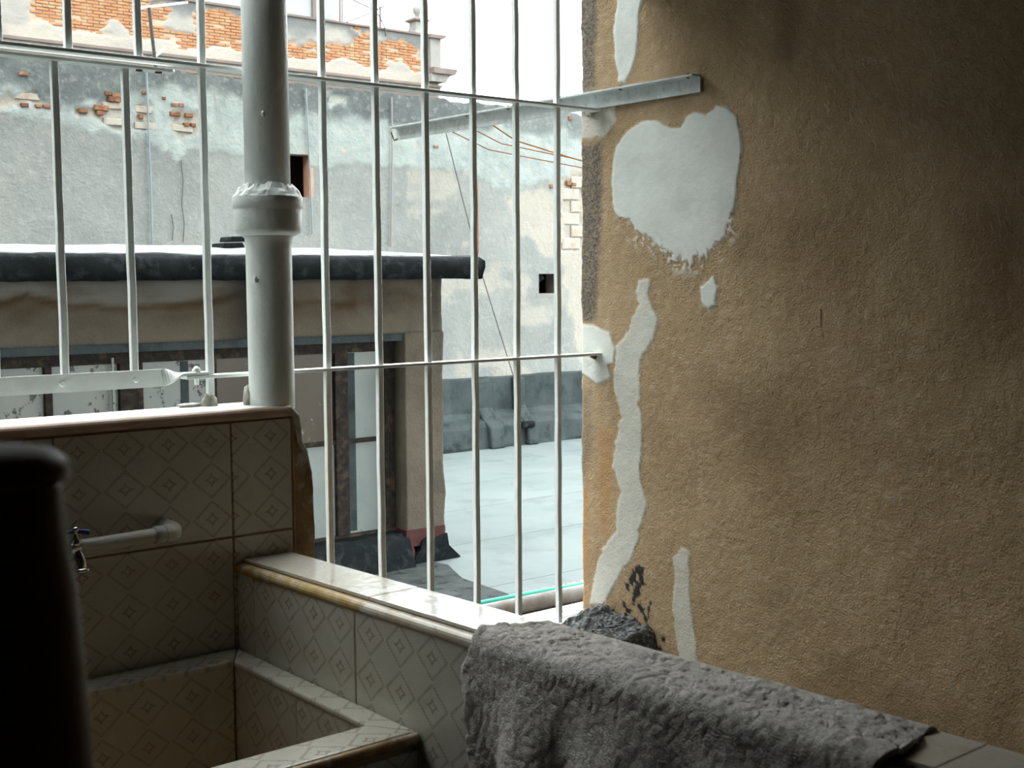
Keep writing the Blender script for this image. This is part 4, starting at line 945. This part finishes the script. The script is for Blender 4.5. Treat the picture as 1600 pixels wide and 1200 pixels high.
for v0, v1, dep, mt in ((121, 125, .16, 'bldg_dark'), (125, 131, .10, 'bldg_plain'), (131, 134, .18, 'bldg_dark'), (141, 144, .12, 'bldg_dark')):
    zz0, zz1 = onY(560, v1, YB)[2], onY(560, v0, YB)[2]
    MB().box(5.5, xe_b-.02, YB-.05-dep, YB, zz0, zz1).build('moulding', M[mt], bd)
MB().box(5.5, xe_b+.02, YB-.10, YB+.3, zt_b, zt_b+.05).build('parapet_cap', M['bldg_dark'], bd)
# end pilaster, cornice return
xp = onY(668, 60, YB)[0]
MB().box(xp, xe_b+.02, YB-.12, YB+1.5, onY(680, 115, YB)[2], zt_b+.02).build('pilaster', M['bldg_plain'], bd)
za_, zb_ = onY(680, 62, YB)[2], onY(680, 56, YB)[2]
MB().prism([(xp-.05, za_), (xe_b+.06, za_), (xe_b+.14, za_+(zb_-za_)*.5), (xe_b+.14, zb_), (xp-.05, zb_)], YB-.2, YB+1.6).build('pilaster_cap', M['bldg_dark'], bd)
zc0, zc1, zc2 = onY(700, 133, YB)[2], onY(700, 121, YB)[2], onY(700, 112, YB)[2]
MB().prism([(xe_b-.4, zc0), (xe_b+.05, zc0), (xe_b+.12, zc0+.1), (xe_b+.20, zc1), (xe_b-.4, zc1)], YB-.3, YB+1.7).build('cornice', M['bldg_plain'], bd)
MB().prism([(xe_b-.4, zc1), (xe_b+.26, zc1), (xe_b+.34, zc2-.04), (xe_b+.30, zc2), (xe_b-.4, zc2)], YB-.4, YB+1.8).build('cornice', M['bldg_dark'], bd)
# finial
fx = onY(652, 30, YB+.3)[0]; Yf = YB+.3; zv = lambda v: onY(652, v, Yf)[2]; pxm = (YB/26)*onY(653, 30, Yf)[0]-onY(652, 30, Yf)[0]
wpx = lambda n_: n_*abs(onY(653, 30, Yf)[0]-onY(652, 30, Yf)[0])*1.05
fn = empty('roof_finial', (fx, Yf, zt_b), 'stone ball finial on a flared pedestal at the building corner', 'finial')
def sq(name, lv, mt):
    m = MB(); V_ = []
    for hw_, zz_ in lv: V_ += [(fx-hw_, Yf-hw_, zz_), (fx+hw_, Yf-hw_, zz_), (fx+hw_, Yf+hw_, zz_), (fx-hw_, Yf+hw_, zz_)]
    n_ = len(lv); m.add(V_, [(i*4+k, i*4+(k+1) % 4, (i+1)*4+(k+1) % 4, (i+1)*4+k) for i in range(n_-1) for k in range(4)]+[(3,2,1,0), tuple(4*(n_-1)+k for k in range(4))]); return m.build(name, M[mt], fn)
sq('pedestal', [(wpx(10), zv(60)), (wpx(10), zv(56)), (wpx(8.5), zv(50)), (wpx(7.2), zv(42)), (wpx(7.2), zv(36))], 'bldg_plain')
sq('cap', [(wpx(8), zv(36)), (wpx(11), zv(34)), (wpx(11), zv(32)), (wpx(8), zv(29)), (wpx(5), zv(27))], 'bldg_dark')
MB().lathe(fx, Yf, [(wpx(3.5), zv(27.5)), (wpx(3), zv(24)), (wpx(5), zv(21)), (wpx(6), zv(16)), (wpx(5.6), zv(12)), (wpx(3.6), zv(8.5)), (wpx(1), zv(7))], 18).build('ball', M['bldg_plain'], fn)
# pale upper storey set back behind the brick wall
a = onY(526, 40, YB+6.2)
us = empty('upper_storey', (a[0]-3, YB+6.2, zt_b), 'plain pale grey upper storey rising behind the brick wall', 'building')
MB().box(-22, a[0]-.0, YB+6.2, YB+9, 1.0, zt_b+9).build('storey_wall', M['bldg_pale'], us)
x_ = onY(492, 20, YB+6.1)[0]; MB().box(x_-.06, x_+.06, YB+6.1, YB+6.2, zt_b-1, zt_b+9).build('downpipe', M['bldg_dark'], us)
for (u, v0, v1, rr2, lab) in ((531, -60, 44, .035, 'thicker roof pole beside the pale upper storey'), (534.5, -60, 44, .022, 'thinner roof pole beside the pale upper storey'), (594, 10, 54, .03, 'short roof pole between the storey and the finial')):
    setp(MB().tube([tuple(onY(u, v0, YB+.8)), tuple(onY(u, v1+8, YB+.8))], rr2, 6).build('roof_pole', M['bldg_dark']), lab, 'pole')
for pts, lab in (([(535,37),(560,28),(579,20),(600,10)], 'roof cable rising rightwards between the roof poles'), ([(552,0),(575,11),(592,24),(601,42),(603,57)], 'looping roof cable hanging over the brick parapet')):
    setp(MB().tube([tuple(onY(u, v, YB+.8 if 'rising' in lab else YB-.12)) for u, v in pts], .018, 5).build('roof_cable', M['wire_dark']), lab, 'cable')

# ================================================================== FOREGROUND POST
D = 0.36
ctr = ray(-42, 800)*D; kx = D/FPX; cx, cy_ = ctr[0], ctr[1]
zv = lambda v: float((ray(60, v)*D)[2])
po = empty('wooden_post', (cx, cy_, ZF), 'dark brown round-topped post, blurred, close to the lens', 'post')
rp_ = lambda px: (px+28)*kx
MB().lathe(cx, cy_, [(rp_(140), ZF), (rp_(138), zv(1250)), (rp_(130), zv(1050)), (rp_(122), zv(930)), (rp_(108), zv(830)), (rp_(104), zv(765)), (rp_(100), zv(757))], 48).build('shaft', M['wood'], po)
MB().lathe(cx, cy_, [(rp_(98), zv(760)), (rp_(114), zv(752)), (rp_(118), zv(740)), (rp_(114), zv(722)), (rp_(98), zv(708)), (rp_(60), zv(700)), (rp_(5), zv(697))], 48).build('cap', M['wood'], po)
